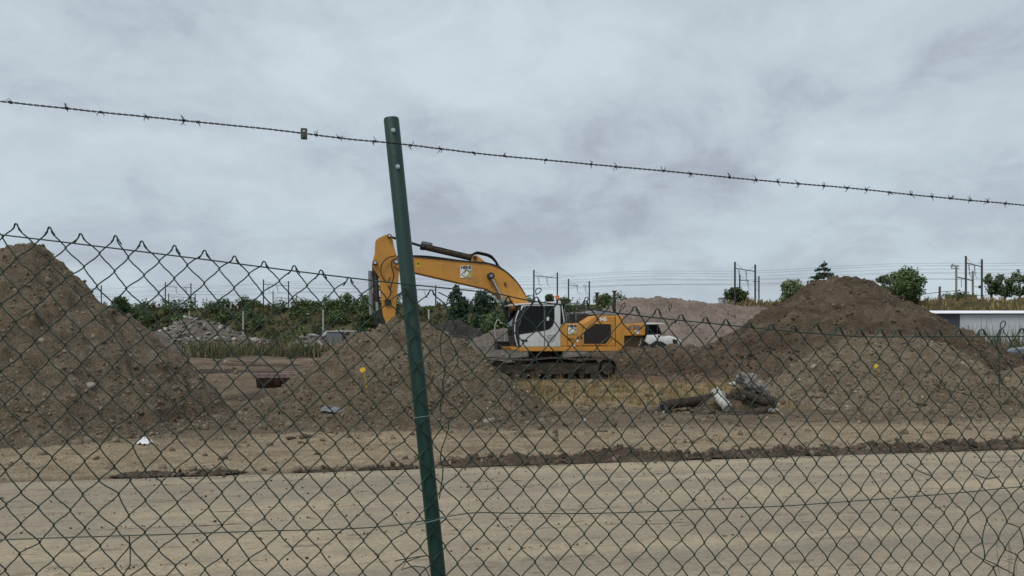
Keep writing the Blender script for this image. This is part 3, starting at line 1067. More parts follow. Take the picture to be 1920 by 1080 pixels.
def tree(name, label, base, h, w, mat, seed, n=1800, leaf=0.55, shape='round', gap=0.25, cat='tree', group=None):
    rs = np.random.RandomState(seed)
    root = empty(name, base)
    tag(root, label, cat, group)
    tr = MB()
    ells = []
    if shape == 'conifer':
        tr.tube([(0, 0, -0.5), (0, 0, h * 0.5), (0, 0, h)], [h * 0.022, h * 0.014, 0.02], 7)
        lev = 13
        for i in range(lev):
            f = 0.10 + 0.88 * i / (lev - 1)
            rr = w * 0.5 * (1 - f) ** 0.8 * (0.8 + 0.4 * rs.rand()) + 0.12
            m = 6
            for j in range(m):
                a = rs.uniform(0, 6.28)
                L = rr * rs.uniform(0.65, 1.1)
                ells.append((math.cos(a) * L * 0.55, math.sin(a) * L * 0.55, h * f + rs.uniform(-.2, .2) - L * 0.12, L * 0.5, L * 0.5, 0.03 * h))
                tr.tube([(0, 0, h * f), (math.cos(a) * L, math.sin(a) * L, h * f - L * 0.15)], [0.05, 0.015], 4)
    elif shape == 'column':
        tr.tube([(0, 0, -0.5), (0.1, 0, h * 0.5), (0, 0, h * 0.92)], [h * 0.025, h * 0.016, 0.02], 7)
        for i in range(14):
            f = 0.16 + 0.80 * i / 13
            rr = w * 0.5 * math.sin(min(1, (1 - f) * 1.9 + 0.12) * math.pi / 2) * rs.uniform(0.75, 1.1)
            a = rs.uniform(0, 6.28)
            ells.append((math.cos(a) * rr * 0.3, math.sin(a) * rr * 0.3, h * f, rr * 0.8, rr * 0.8, h * 0.085))
    else:
        th = h * (0.30 if shape == 'round' else 0.12)
        tr.tube([(0, 0, -0.5), (rs.uniform(-.2, .2), 0, th), (0, 0, h * 0.75)], [h * 0.03, h * 0.022, 0.04], 8)
        m = 15 if shape == 'round' else 12
        for i in range(m):
            f = rs.rand()
            a = rs.uniform(0, 6.28)
            zz = th * 0.9 + (h - th) * (0.12 + 0.74 * f)
            prof = math.sin(math.pi * min(0.97, 0.18 + 0.72 * f)) ** 0.7
            L = w * 0.36 * prof * rs.uniform(0.35, 1.0)
            er = w * rs.uniform(0.15, 0.25)
            cx, cy = math.cos(a) * L, math.sin(a) * L
            ells.append((cx, cy, min(zz, h - er * 0.8), er, er, er * rs.uniform(0.6, 0.95)))
            tr.tube([(0, 0, th * rs.uniform(0.6, 1.0)), (cx * 0.5, cy * 0.5, (th + zz) / 2), (cx, cy, zz)], [h * 0.013, h * 0.009, 0.02], 5)
    tr.build('trunk', M_bark, root)
    leaf_cloud('crown', ells, n, leaf, mat, seed + 1, root, gap)
    return root


def tree_px(name, label, px, ytop, Y, w_px, ybase, mat, seed, **kw):
    b = W(px, ybase, Y)
    t = W(px, ytop, Y)
    kw['n'] = int(kw.get('n', 1800) * 3.0)
    kw['leaf'] = kw.get('leaf', 0.55) * 0.76
    return tree(name, label, b, (t.z - b.z) * 1.04, w_px * 1.32 / 1445 * Y, mat, seed, **kw)


tree_px('poplar_tree', 'dark narrow tree just right of the green post, left of two', 856, 542, 172, 42, 655, M_needle, 301, shape='column', n=3200, leaf=0.6)
tree_px('poplar_tree', 'dark narrow tree under the bend of the excavator boom', 906, 545, 168, 52, 655, M_needle, 302, shape='column', n=3600, leaf=0.6)
tree_px('broad_bush', 'green bush filling the gap below the excavator boom', 930, 588, 150, 70, 660, M_leafmid, 303, shape='bush', n=3000, leaf=0.6, cat='bush')
tree_px('poplar_tree', 'slim dark tree top showing behind the excavator stick', 686, 560, 200, 34, 630, M_leafdark, 304, shape='column', n=1800, leaf=0.6)
tree_px('broad_tree', 'round dark green tree standing below the railway portal at centre right', 1384, 538, 172, 38, 576, M_leafdark, 305, shape='bush', n=2000, leaf=0.5)
tree_px('broad_tree', 'pale green tree peeping out left of the pointed dark mound', 1486, 526, 150, 48, 585, M_leafpale, 306, n=2200, leaf=0.5)
tree_px('fir_tree', 'dark fir with a pointed tip behind the dark mound top', 1545, 491, 145, 84, 585, M_needle, 307, shape='conifer', n=3600, leaf=0.5, gap=0.15)
tree_px('broad_tree', 'large round tree right of the pointed dark mound', 1702, 507, 152, 72, 572, M_leafmid, 308, shape='bush', n=4200, leaf=0.5)
tree_px('broad_tree', 'pale thin tree leaning on the large round tree', 1658, 516, 158, 38, 572, M_leafpale, 309, n=1600, leaf=0.45, gap=0.1)
tree_px('low_bush', 'low dark bush at the foot of the lattice railway poles', 1792, 549, 160, 62, 572, M_leafdark, 310, shape='bush', n=1900, leaf=0.5, cat='bush')
for i, (px, yt, wp, lab) in enumerate([(1858, 508, 34, 'birch next to the tall railway pole, leftmost of the right-hand row'), (1884, 514, 36, 'birch in the middle of the right-hand row'),
                                       (1912, 510, 40, 'birch at the right picture edge, last of the row')]):
    tree_px('birch_tree', lab, px, yt, 166 + i * 2, wp, 574, M_leafmid, 320 + i, n=1500, leaf=0.5, gap=0.05, group='birches on the embankment')
tree_px('low_bush', 'small bush on the embankment between the two central portals', 1031, 552, 195, 22, 580, M_leafmid, 330, shape='bush', n=700, leaf=0.5, cat='bush')
tree_px('broad_bush', 'leafy bush behind the left end of the pale gravel mound', 1143, 551, 140, 50, 620, M_leafmid, 331, shape='bush', n=2600, leaf=0.5, cat='bush')
tree_px('broad_bush', 'rounded dark bush left of the second portal from the left', 472, 557, 236, 52, 606, M_leafdark, 332, shape='bush', n=2600, leaf=0.65, cat='bush')
tree_px('broad_bush', 'dark bush standing beside the flank of the tallest mound', 224, 558, 245, 40, 612, M_leafdark, 333, shape='bush', n=2000, leaf=0.7, cat='bush')
tree_px('broad_bush', 'wide bush on the crest left of the excavator stick', 588, 561, 225, 60, 606, M_leafdark, 334, shape='bush', n=2600, leaf=0.65, cat='bush')
tree_px('broad_bush', 'tall dark bush in front of the right end of the wide crest bush', 636, 562, 215, 58, 625, M_leafdark, 335, shape='bush', n=2800, leaf=0.65, cat='bush')


def shrub_belt():
    rs = np.random.RandomState(77)
    ells = []
    for i in range(190):
        t = rs.uniform(-70, 165)
        c = rs.uniform(8, 29) if rs.rand() < 0.85 else rs.uniform(5, 9)
        if 95 < t < 130 and rs.rand() < 0.5:
            continue
        p = bank_pt(t, c)
        r = rs.uniform(1.3, 3.6)
        for k in range(4):
            ells.append((p.x + rs.normal(0, r * .5), p.y + rs.normal(0, r * .5), p.z + r * rs.uniform(0.2, 0.8), r * rs.uniform(.45, .8), r * rs.uniform(.45, .8), r * rs.uniform(.4, .75)))
    o = leaf_cloud('shrub_belt', ells, 100000, 0.52, M_leafdark, 78, None, 0.2)
    tag(o, 'dense belt of dark green shrubs on the embankment slope', None, None, 'stuff')
    ells = []
    for i in range(26):
        t = rs.uniform(100, 330)
        p = bank_pt(t, rs.uniform(-12, -8))
        r = rs.uniform(0.8, 2.2)
        for k in range(3):
            ells.append((p.x + rs.normal(0, r * .6), p.y + rs.normal(0, r * .6), p.z + r * .5, r * .8, r * .8, r * .6))
    o = leaf_cloud('hedge', ells, 6000, 0.6, M_leafmid, 79, None, 0.2)
    tag(o, 'low green scrub along the far side of the railway', None, None, 'stuff')


shrub_belt()


# ------------------------------------------------------------------ railway portals, cables, posts
def portal(label, a, b, mat, arm=True, whole=True):
    """a, b: (px, y_top, Y) of the two poles; a drop bracket hangs from each half of the beam"""
    A, B = W(*a), W(*b)
    t0 = (A - TA).dot(TD)
    base = min(crest_z(t0), A.z - 4) - 0.8
    root = empty('railway_portal', (A.x, A.y, base))
    tag(root, label, 'railway portal', 'railway portals')
    o = Vector((A.x, A.y, base))
    A, B = A - o, B - o
    MB().tube([(A.x, A.y, 0), A], 0.20, 8).build('pole', mat, root)
    MB().tube([(B.x, B.y, 0), B], 0.20, 8).build('pole', mat, root)
    H = min(A.z, B.z) - 1.5
    def on(f, z):
        return Vector((A.x + (B.x - A.x) * f, A.y + (B.y - A.y) * f, z))
    if whole:
        MB().tube([on(0, H + 0.15), on(1, H)], 0.095, 6).build('beam', mat, root)
    else:
        MB().tube([on(0, H + 0.1), on(0.46, H)], 0.095, 6).build('beam', mat, root)
        MB().tube([on(0.68, H), on(1, H + 0.1)], 0.095, 6).build('beam', mat, root)
    MB().tube([on(0, H + 1.3), on(0.42, H + 0.1)], 0.03, 5).build('stay', mat, root)
    MB().tube([on(1, H + 1.3), on(0.72, H + 0.1)], 0.03, 5).build('stay', mat, root)
    for f in ((0.20, 0.55) if whole else (0.42, 0.82)):
        q = MB()
        q.tube([on(f, H), on(f + 0.02, H - 2.1)], 0.06, 5)
        q.tube([on(f + 0.02, H - 2.0), on(f + 0.15, H - 2.4)], 0.045, 5)
        q.tube([on(f - 0.07, H), on(f + 0.02, H - 1.6)], 0.03, 5)
        q.build('drop_bracket', mat, root)
    return root


portal('railway portal just left of the white excavator cab roof beacon', (1001, 506, 200), (1045, 511, 206), M_gantry)
portal('railway portal with split beam right of the cab roof', (1066, 523, 218), (1105, 527, 222), M_gantry, whole=False)
portal('tall railway portal above the round tree at centre right', (1378, 491, 164), (1416, 496, 170), M_gantry)
portal('shorter portal behind the tall one at centre right', (1387, 515, 205), (1423, 518, 211), M_gantry, whole=False)
portal('second railway portal from the left, front one of the pair', (310, 529, 258), (358, 531, 262), M_gantry, whole=False)
portal('low portal behind the second portal from the left', (316, 550, 320), (366, 551, 322), M_gantry)
portal('railway portal above the crest bush left of the excavator stick', (494, 524, 240), (541, 527, 244), M_gantry)
portal('low portal seen through the one left of the excavator stick', (512, 545, 300), (556, 553, 305), M_gantry)
portal('railway portal partly hidden behind the tallest mound', (144, 532, 262), (190, 535, 268), M_gantry)
portal('railway portal partly hidden behind the green post', (772, 533, 225), (817, 535, 229), M_gantry)
portal('tallest rusty railway portal at the right, beside the birches', (1811, 480, 150), (1841, 486, 156), M_gantry2)


def lattice_portal():
    a, b = W(1793, 500, 168), W(1824, 508, 174)
    root = empty('signal_portal', (a.x, a.y, 8.5))
    tag(root, 'pale pair of poles with cross arms left of the rusty portal', 'railway portal', 'railway portals')
    o = Vector((a.x, a.y, 8.5))
    a, b = a - o, b - o
    MB().tube([(a.x, a.y, 0), a], 0.22, 8).build('pole', M_concpost2, root)
    MB().tube([(b.x, b.y, 0), b], 0.22, 8).build('pole', M_concpost2, root)
    MB().tube([(a.x, a.y, a.z - 2.2), (b.x, b.y, b.z - 2.2)], 0.11, 6).build('beam', M_gantry, root)
    for k, (z, l) in enumerate(((0.0, 1.1), (-0.45, 1.0), (0.25, 0.8))):
        MB().tube([(a.x - l, a.y, a.z + z + 0.1), (a.x + 0.6 * l, a.y, a.z + z)], 0.07, 5).build('cross_arm', M_gantry, root)
        MB().tube([(a.x - l, a.y, a.z + z), (a.x - l, a.y, a.z + z + 0.4)], 0.09, 6).build('insulator', M_gantry, root)
    MB().tube([(b.x - 0.9, b.y, b.z - 0.5), (b.x + 0.9, b.y, b.z - 0.4)], 0.07, 5).build('cross_arm', M_gantry, root)
    MB().tube([(b.x + 0.3, b.y, b.z - 3.6), (b.x + 1.6, b.y, b.z - 3.6)], 0.06, 5).build('cross_arm', M_gantry, root)
    MB().tube([(b.x + 1.6, b.y - 0.1, b.z - 3.6), (b.x + 1.6, b.y + 0.1, b.z - 3.6)], 0.35, 12).build('pulley', M_gantry, root)
    for f in (0.3, 0.6):
        p = a + (b - a) * f
        MB().tube([(p.x, p.y, a.z - 2.2), (p.x, p.y, a.z - 4.4)], 0.06, 5).build('drop_bracket', M_gantry, root)


M_concpost2 = plain('weathered_pole', (0.26, 0.25, 0.24), 0.8, var=0.2)
lattice_portal()


def cables():
    for c, dz in ((3.5, 4.6), (3.5, 5.9), (-3.5, 4.9), (-3.5, 6.2), (6.5, 7.0), (-6.8, 7.4), (-9, 5.4), (0.5, 8.0)):
        pts = []
        for t in np.arange(-260, 420, 10.0):
            sag = 0.35 * (math.cos(t / 55 * 2 * math.pi) - 1) * (0.4 if dz in (4.6, 4.9) else 1)
            p = TA + TD * t + TN * c
            pts.append((p.x, p.y, crest_z(t) + dz + sag))
        V, Fq = tube_np(pts, 0.021, 5, np.array([0, 0, 1.0]))
        o = link('overhead_cable', mesh_np('overhead_cable', V, Fq), M_cable)
        tag(o, 'thin overhead railway cable strung along the embankment', 'cable', 'overhead railway cables')


cables()


def thin_post(label, px, yt, Y, mat, r=0.16):
    p = W(px, yt, Y)
    root = empty('concrete_post', (p.x, p.y, 0))
    tag(root, label, 'post', 'thin posts in the background')
    MB().tube([(0, 0, -0.3), (0, 0, p.z - 0.35)], [r * 1.15, r], 8).build('shaft', mat, root)
    MB().tube([(0, 0, p.z - 0.35), (0, 0, p.z)], [r * 1.25, r * 0.9], 8).build('cap', mat, root)


thin_post('thin pale post standing right of the grey rubble heap', 456, 583, 165, M_concpost)
thin_post('thin pale post between the bushes left of the stick', 606, 581, 165, M_concpost)
thin_post('thin pale post just right of the green fence post', 804, 580, 150, M_concpost)
thin_post('thin pale post sticking out of the grey rubble heap top', 355, 583, 175, M_concpost, 0.12)
p_ = W(1762, 537, 120)
pr = empty('cable_post', (p_.x, p_.y, 0))
tag(pr, 'lone dark pole with a slack cable before the golden grass', 'post')
MB().tube([(0, 0, -0.3), (0, 0, p_.z)], [0.22, 0.17], 8).build('shaft', M_gantry2, pr)
q1, q2 = W(1730, 552, 120) - Vector((p_.x, p_.y, 0)), W(1850, 553, 150) - Vector((p_.x, p_.y, 0))
MB().tube(resample([q1, (0, 0, p_.z - 0.9), ((q2.x) / 2, q2.y / 2, (q2.z + p_.z) / 2 - 0.9), q2], 1.0), 0.05, 5).build('cable', M_gantry, pr)

# ------------------------------------------------------------------ white building, hut, car
def building():
    Y = 70.0
    a = W(1740, 582, Y)
    root = empty('low_building', (a.x, Y, 0))
    tag(root, 'long low pale grey building with a white roof edge at right', 'building')
    top = a.z
    L = 46
    wallz = W(0, 589, Y).z
    n = 16
    for i in range(n):                                   # cladding panels with joints
        x0 = 2.9 + i * (L - 2.9) / n
        x1 = 2.9 + (i + 1) * (L - 2.9) / n
        MB().box((x0 + 0.012, 0, 0.3), (x1 - 0.012, 0.22, wallz)).build('panel', M_wall, root)
    MB().box((0.15, 0.03, 0.3), (2.88, 0.2, wallz)).build('shutter', M_shutter, root)
    MB().box((0.15, 0.25, 0.0), (L, 16, wallz + 0.05)).build('core', M_wall, root)
    MB().box((0, -0.08, 0), (L, 0.24, 0.29)).build('plinth', M_concpost, root)
    MB().add([(x, y, z) for x in (-0.25, L + 0.3) for y, z in ((-0.3, wallz + 0.06), (-0.28, wallz + 0.12), (0.5, top), (16.3, top + 0.02), (16.3, wallz + 0.06))],
             [(0, 1, 6, 5), (1, 2, 7, 6), (2, 3, 8, 7), (3, 4, 9, 8), (4, 0, 5, 9), (4, 3, 2, 1, 0), (5, 6, 7, 8, 9)]).build('roof', M_roofedge, root)
    MB().box((0.0, -0.10, wallz - 0.02), (L, -0.01, wallz + 0.055)).build('gutter', M_greyfoil, root)


building()
h0 = W(1356, 566, 175)
hr = empty('trackside_hut', (h0.x, h0.y, h0.z - 1.0))
tag(hr, 'tiny white hut on the embankment left of the round tree', 'hut')
MB().box((-0.9, -0.8, 0), (0.9, 0.8, 1.75)).build('wall', M_hut, hr)
MB().box((-1.0, -0.9, 1.753), (1.0, 0.9, 1.95)).build('roof', M_concpost, hr, 0.02)
MB().box((-0.35, -0.83, 0.1), (0.3, -0.803, 1.5)).build('door', M_grey, hr)


def car():
    Y = 47.0
    p = W(1903, 660, Y)
    root = empty('parked_car', (p.x, Y, 0.0))
    tag(root, 'dark blue parked car cut by the right picture edge', 'car')
    root.scale = (1.1, 1.1, 1.30)
    z0 = 0.0
    prof = [(0.0, 0.45), (0.02, 0.75), (0.25, 0.92), (1.1, 1.0), (1.3, 0.98), (3.9, 1.02), (4.25, 0.9), (4.3, 0.5), (4.2, 0.3), (0.1, 0.3)]
    MB().prism(prof, -0.88, 0.88).build('body', M_carblue, root, 0.05, True)
    cabp = [(0.95, 1.005), (1.75, 1.45), (2.3, 1.5), (3.2, 1.46), (3.95, 1.03)]
    MB().prism(cabp, -0.72, 0.72).build('roof', M_carblue, root, 0.06, True)
    wp = [(1.25, 1.06), (1.8, 1.38), (2.35, 1.42), (2.35, 1.06)]
    wq = [(2.45, 1.06), (2.45, 1.42), (3.15, 1.38), (3.6, 1.06)]
    for s in (-1, 1):
        MB().prism(wp, s * 0.722, s * 0.735).build('window', M_glass, root)
        MB().prism(wq, s * 0.722, s * 0.735).build('window', M_glass, root)
        for x in (0.85, 3.45):
            w = MB().cyl_y(x, 0.32, 0.32, s * 0.68, s * 0.9, 22).build('wheel', M_tyre, root, 0.02)
            MB().cyl_y(x, 0.32, 0.19, s * 0.902, s * 0.91, 16).build('rim', M_grey, w)
    MB().box((-0.02, -0.75, 0.62), (0.06, -0.45, 0.76)).build('headlight', M_chrome, root)
    MB().box((-0.02, 0.45, 0.62), (0.06, 0.75, 0.76)).build('headlight', M_chrome, root)


car()


# ------------------------------------------------------------------ the excavator
def text_mesh(name, s, size, mat, parent, M, bold=0.0):
    cu = bpy.data.curves.new('lettering', 'FONT')
    cu.body = s
    cu.size = size
    cu.align_x = 'CENTER'
    cu.align_y = 'CENTER'
    cu.extrude = 0.002
    cu.offset = bold
    cu.resolution_u = 2
    t = bpy.data.objects.new('lettering', cu)
    COL.objects.link(t)
    bpy.context.view_layer.update()
    dg = bpy.context.evaluated_depsgraph_get()
    me = bpy.data.meshes.new_from_object(t.evaluated_get(dg))
    bpy.data.objects.remove(t)
    me.transform(M)
    me.materials.clear()
    return link(name, me, mat, parent)


EXC, EYC, EA = 1.46, 33.5, math.radians(12)
ec, es = math.cos(EA), math.sin(EA)


def E(px, py, yl):
    """photograph position -> machine frame (x forward, z up) on the plane y = yl"""
    u = (px - 960) / 1445.0
    x = (EXC + yl * es - u * (EYC - yl * ec)) / (ec - u * es)
    Y = EYC - x * es - yl * ec
    return (x, EYC * 0 + EYE + (HOR - py) / 1445.0 * Y)


def Epoly(pts, yl):
    return [E(a, b, yl) for a, b in pts]


def side_text_matrix(x, y, z):
    # text faces the machine's left side (+y); reading direction runs to the rear (-x)
    return Matrix.Translation((x, y, z)) @ Matrix(((-1, 0, 0, 0), (0, 0, 1, 0), (0, 1, 0, 0), (0, 0, 0, 1)))


def hens_logo(parent, x, y, z, w, h):
    """white board, black lettering, yellow-green arrow emblem"""
    bd = MB().box((x - w / 2, y, z - h / 2), (x + w / 2, y + 0.012, z + h / 2)).build('logo_board', M_signwhite, parent)
    text_mesh('lettering', 'HENS', h * 0.36, M_signblack, bd, side_text_matrix(x, y + 0.016, z + h * 0.33), 0.008)

    def p(pts, mat, dy):
        MB().prism([(x - a * w, z + b * h) for a, b in pts], y + dy, y + dy + 0.003).build('emblem', mat, bd)
    # yellow triangle with black edge and the folded arrow band
    p([(0.02, -0.46), (0.46, -0.46), (0.46, 0.14), (0.40, 0.14)], M_signblack, 0.013)
    p([(0.08, -0.42), (0.42, -0.42), (0.42, 0.06)], M_signyellow, 0.017)
    p([(-0.46, -0.28), (-0.06, 0.17), (0.16, 0.17), (0.30, 0.0), (0.20, -0.02), (0.10, 0.08), (-0.01, 0.08), (-0.18, -0.12), (0.06, -0.42), (-0.14, -0.46), (-0.34, -0.24)], M_signblack, 0.0205)
    p([(-0.38, -0.25), (-0.04, 0.13), (0.13, 0.13), (0.22, 0.03), (0.19, 0.02), (0.12, 0.10), (-0.03, 0.10), (-0.24, -0.12)], M_signyellow, 0.024)
    p([(-0.34, -0.20), (-0.20, -0.10), (0.01, -0.40), (-0.12, -0.42)], M_signwhite, 0.0275)


def excavator():
    root = empty('excavator', (EXC, EYC, 0), math.pi + EA)
    tag(root, 'yellow and white crawler excavator with its boom raised to the left', 'excavator')

    # --- crawler tracks
    shoe = MB()
    shoe.box((-0.098, -0.30, -0.02), (0.098, 0.30, 0.02))
    shoe.prism([(-0.09, 0.02), (-0.06, 0.055), (-0.045, 0.055), (-0.03, 0.02)], -0.295, 0.295)
    shoe.prism([(0.0, 0.02), (0.01, 0.045), (0.02, 0.045), (0.035, 0.02)], -0.295, 0.295)
    sh0 = shoe.build('track_shoe', M_shoe, None)
    smesh = sh0.data
    bpy.data.objects.remove(sh0)
    xf, xr, zc, r = 2.32, -2.30, 0.47, 0.42
    for sgn in (1, -1):
        yc = sgn * 1.24
        frame = MB()
        frame.prism([(xf - 0.15, 0.62), (xf - 0.25, 0.26), (xr + 0.4, 0.24), (xr + 0.3, 0.70), (0.2, 0.74)], yc - 0.22, yc + 0.22)
        frame.box((-1.3, yc - 0.29, 0.44), (-0.85, yc + 0.29, 0.66))
        frame.box((0.9, yc - 0.29, 0.44), (1.35, yc + 0.29, 0.66))
        tr = frame.build('crawler_track', M_under, root, 0.03)
        idl = MB().cyl_y(xf, zc, 0.36, yc - 0.2, yc + 0.2, 26)
        idl.cyl_y(xf, zc, 0.14, yc - 0.26, yc + 0.26, 14)
        idl.build('idler_wheel', M_under, tr, 0.02)
        spr = MB()
        pr_ = []
        for k in range(42):
            a = 2 * math.pi * k / 42
            rr = 0.38 if k % 2 == 0 else 0.33
            pr_.append((xr + math.cos(a) * rr, zc + math.sin(a) * rr))
        spr.prism(pr_, yc - 0.06, yc + 0.06)
        spr.cyl_y(xr, zc, 0.25, yc - 0.27, yc + 0.27, 22)
        spr.build('sprocket', M_under, tr)
        for k in range(8):
            MB().cyl_y(xr + 0.62 + k * 0.49, 0.17, 0.115, yc - 0.21, yc + 0.21, 16).build('roller', M_under, tr)
        for k in range(2):
            MB().cyl_y(-0.9 + k * 1.9, 0.78, 0.085, yc - 0.2, yc + 0.2, 14).build('carrier_roller', M_under, tr)
        # loop of shoes
        path = []
        n1 = 60
        for k in range(n1):
            f = k / n1
            path.append((xr + (xf - xr) * f, 0.035))
        for k in range(30):
            a = -math.pi / 2 + math.pi * k / 30
            path.append((xf + r * math.cos(a), zc + r * math.sin(a) * (1 if a > 0 else 1.035)))
        for k in range(n1):
            f = k / n1
            path.append((xf + (xr - xf) * f, zc + r - 0.07 * math.sin(math.pi * f * 2) ** 2 + 0.03 * math.sin(math.pi * f)))
        for k in range(31):
            a = math.pi / 2 + math.pi * k / 30
            path.append((xr + r * math.cos(a), zc + r * math.sin(a) * (1 if a < math.pi else 1.035)))
        P = np.array(path)
        d = np.r_[0, np.cumsum(np.linalg.norm(np.diff(P, axis=0), axis=1))]
        ns = 58
        for k in range(ns):
            s_ = d[-1] * (k + 0.5) / ns
            i = min(len(P) - 2, np.searchsorted(d, s_) - 1)
            f = (s_ - d[i]) / max(1e-6, d[i + 1] - d[i])
            p = P[i] + (P[i + 1] - P[i]) * f
            i2 = min(len(P) - 1, i + 2)
            tx, tz = P[i2] - P[max(0, i - 1)]
            o = bpy.data.objects.new('track_shoe', smesh)
            COL.objects.link(o)
            o.parent = tr
            o.location = (p[0], yc, p[1])
            # outward normal is the travel direction turned by -90 degrees
            o.rotation_euler = (0, math.atan2(-tz, tx) + math.pi, 0)
    ch = MB()
    ch.box((-1.1, -1.05, 0.45), (1.1, 1.05, 0.85))
    ch.build('chassis', M_under, root, 0.05)
    MB().tube([(0, 0, 0.85), (0, 0, 1.22)], 0.75, 32).build('slewing_ring', M_under, root)

    # --- upper carriage
    xb, zb = E(1172, 657, 1.42)
    xfr, _ = E(957, 657, 1.42)
    zdeck = E(1050, 650, 1.42)[1]
    z0 = 1.23
    MB().prism([(xfr - 0.05, z0 + 0.03), (xfr, zdeck), (xb + 0.30, zdeck), (xb + 0.30, z0 - 0.02), (xfr - 0.6, z0 - 0.02)], 0.45, 1.43).build('deck', M_yellow, root, 0.015)
    MB().prism([(xfr - 0.05, z0 + 0.03), (xfr, zdeck), (xb + 0.30, zdeck), (xb + 0.30, z0 - 0.02), (xfr - 0.6, z0 - 0.02)], -1.43, -0.45).build('deck', M_yellow, root, 0.015)
    MB().box((xb + 0.35, -0.44, z0 - 0.05), (xfr - 0.9, 0.44, zdeck + 0.05)).build('centre_frame', M_dark, root)

    hood = Epoly([(1050, 650), (1050, 609), (1058, 606.5), (1094, 606), (1117, 591.5), (1154, 591.5), (1154, 650)], 1.42)
    hb = MB().prism(hood, -1.42, 1.42).build('engine_hood', M_yellow, root, 0.05)
    cw = Epoly([(1154.6, 656), (1154.6, 591.5), (1163, 591.5), (1168.5, 593), (1171, 599), (1172, 625), (1171.5, 652), (1169, 657)], 1.40)
    # counterweight, rounded in plan
    c = MB()
    ys = [-1.42, -1.3, -1.0, -0.5, 0, 0.5, 1.0, 1.3, 1.42]
    xmid = cw[0][0]
    for (ya, yb) in zip(ys[:-1], ys[1:]):
        pass
    n = len(cw)
    vs, fs = [], []
    for yy in ys:
        k = 1.0 - 0.10 * (abs(yy) / 1.42) ** 6
        for (x, z) in cw:
            vs.append((xmid + (x - xmid) * k * (1.35 - 0.35 * (yy / 1.42) ** 2), yy, z))
    for i in range(len(ys) - 1):
        for j in range(n):
            j2 = (j + 1) % n
            fs.append((i * n + j, i * n + j2, (i + 1) * n + j2, (i + 1) * n + j))
    fs.append(tuple(range(n)))
    fs.append(tuple(range(len(vs) - n, len(vs)))[::-1])
    c.add(vs, fs)
    c.build('counterweight', M_yellow, root, 0.03, True)
    # panel joints on the hood side
    for a, b in (((1064, 609), (1064, 650)), ((1093, 612), (1093, 650)), ((1119, 596), (1153, 596))):
        (xa, za), (xb2, zb2) = E(*a, 1.425), E(*b, 1.425)
        if abs(xa - xb2) < 0.2:
            MB().box((xa - 0.009, 1.4205, min(za, zb2)), (xa + 0.009, 1.4235, max(za, zb2))).build('panel_joint', M_dark, root)
    gx = Epoly([(1094, 646), (1094, 622), (1115, 606.5), (1146, 607), (1147, 632), (1136, 646)], 1.44)
    MB().prism(gx, 1.41, 1.432).build('radiator_grille', M_grille, root)
    rim = MB()
    loop = gx + [gx[0]]
    for a, b in zip(loop[:-1], loop[1:]):
        rim.tube([(a[0], 1.425, a[1]), (b[0], 1.425, b[1])], 0.028, 6)
    rim.build('grille_frame', M_yellow, root)
    gz0, gz1 = gx[0][1], gx[2][1]
    k = 0
    for i in range(1, 16):
        z = gz0 + (gz1 - gz0) * i / 16
        xs_ = []
        for (a, b) in zip(loop[:-1], loop[1:]):
            if (a[1] - z) * (b[1] - z) < 0:
                xs_.append(a[0] + (b[0] - a[0]) * (z - a[1]) / (b[1] - a[1]))
        if len(xs_) >= 2:
            MB().box((min(xs_), 1.432, z - 0.012), (max(xs_), 1.445, z + 0.012)).build('louvre', M_grille, root)
    tx, tz = E(1131, 598.8, 1.43)
    text_mesh('model_number', '945', 0.22, M_signwhite, root, side_text_matrix(tx, 1.4255, tz), 0.010)
    lx, lz = E(1073, 617.5, 1.43)
    hens_logo(root, lx, 1.425, lz, 0.37, 0.40)
    tx, tz = E(1071, 636.5, 1.43)
    text_mesh('side_lettering', '0H1', 0.17, M_signblack, root, side_text_matrix(tx, 1.4255, tz), 0.004)
    for px, py, w, h, m in ((1083.5, 633.5, 0.075, 0.10, M_dark), (1090, 633.5, 0.075, 0.10, M_dark), (1083, 639, 0.08, 0.10, M_signwhite),
                            (1067, 648, 0.08, 0.055, M_red), (1075.5, 648, 0.11, 0.07, M_signwhite), (1082, 648, 0.08, 0.055, M_red)):
        x, z = E(px, py, 1.43)
        MB().box((x - w / 2, 1.424, z - h / 2), (x + w / 2, 1.432, z + h / 2)).build('sticker', m, root)
    # grey top cover, stacks, rails
    gc = Epoly([(1102, 591), (1104, 584.5), (1109, 582.5), (1128, 583), (1152, 587.5), (1156, 591.3)], 0.3)
    MB().prism(gc, -0.9, 0.5).build('top_cover', M_grey, root, 0.05, True)
    for px, yt, yb_, yl in ((1152, 545, 592, 0.2), (1119.5, 548.5, 586, -0.4)):
        x, zt = E(px, yt, yl)
        _, zb2 = E(px, yb_, yl)
        s = MB().tube([(x, yl, zb2 - 0.1), (x, yl, zt - 0.06)], 0.062, 14).build('exhaust_stack', M_under, root)
        MB().tube([(x, yl, zt - 0.06), (x, yl, zt - 0.03), (x, yl, zt)], [0.05, 0.125, 0.11], 14).build('rain_cap', M_dark, s)
    rl = MB()
    def rp(px, py, yl):
        x, z = E(px, py, yl)
        return (x, yl, z)
    rl.tube(resample([rp(1062, 606, 1.3), rp(1064, 590, 1.3), rp(1070, 588.5, 1.3), rp(1100, 588, 1.3), rp(1109, 590.5, 1.3)], 0.05), 0.02, 6)
    rl.tube([rp(1080, 588.5, 1.3), rp(1080, 606, 1.3)], 0.018, 6)
    rl.build('handrail', M_grey, root)
    rl = MB()
    rl.tube(resample([rp(1062, 600, -1.2), rp(1062, 572, -1.2), rp(1066, 570, -1.2), rp(1098, 576, -1.2), rp(1100, 600, -1.2)], 0.06), 0.022, 6)
    rl.tube([rp(1081, 573, -1.2), rp(1081, 604, -1.2)], 0.02, 6)
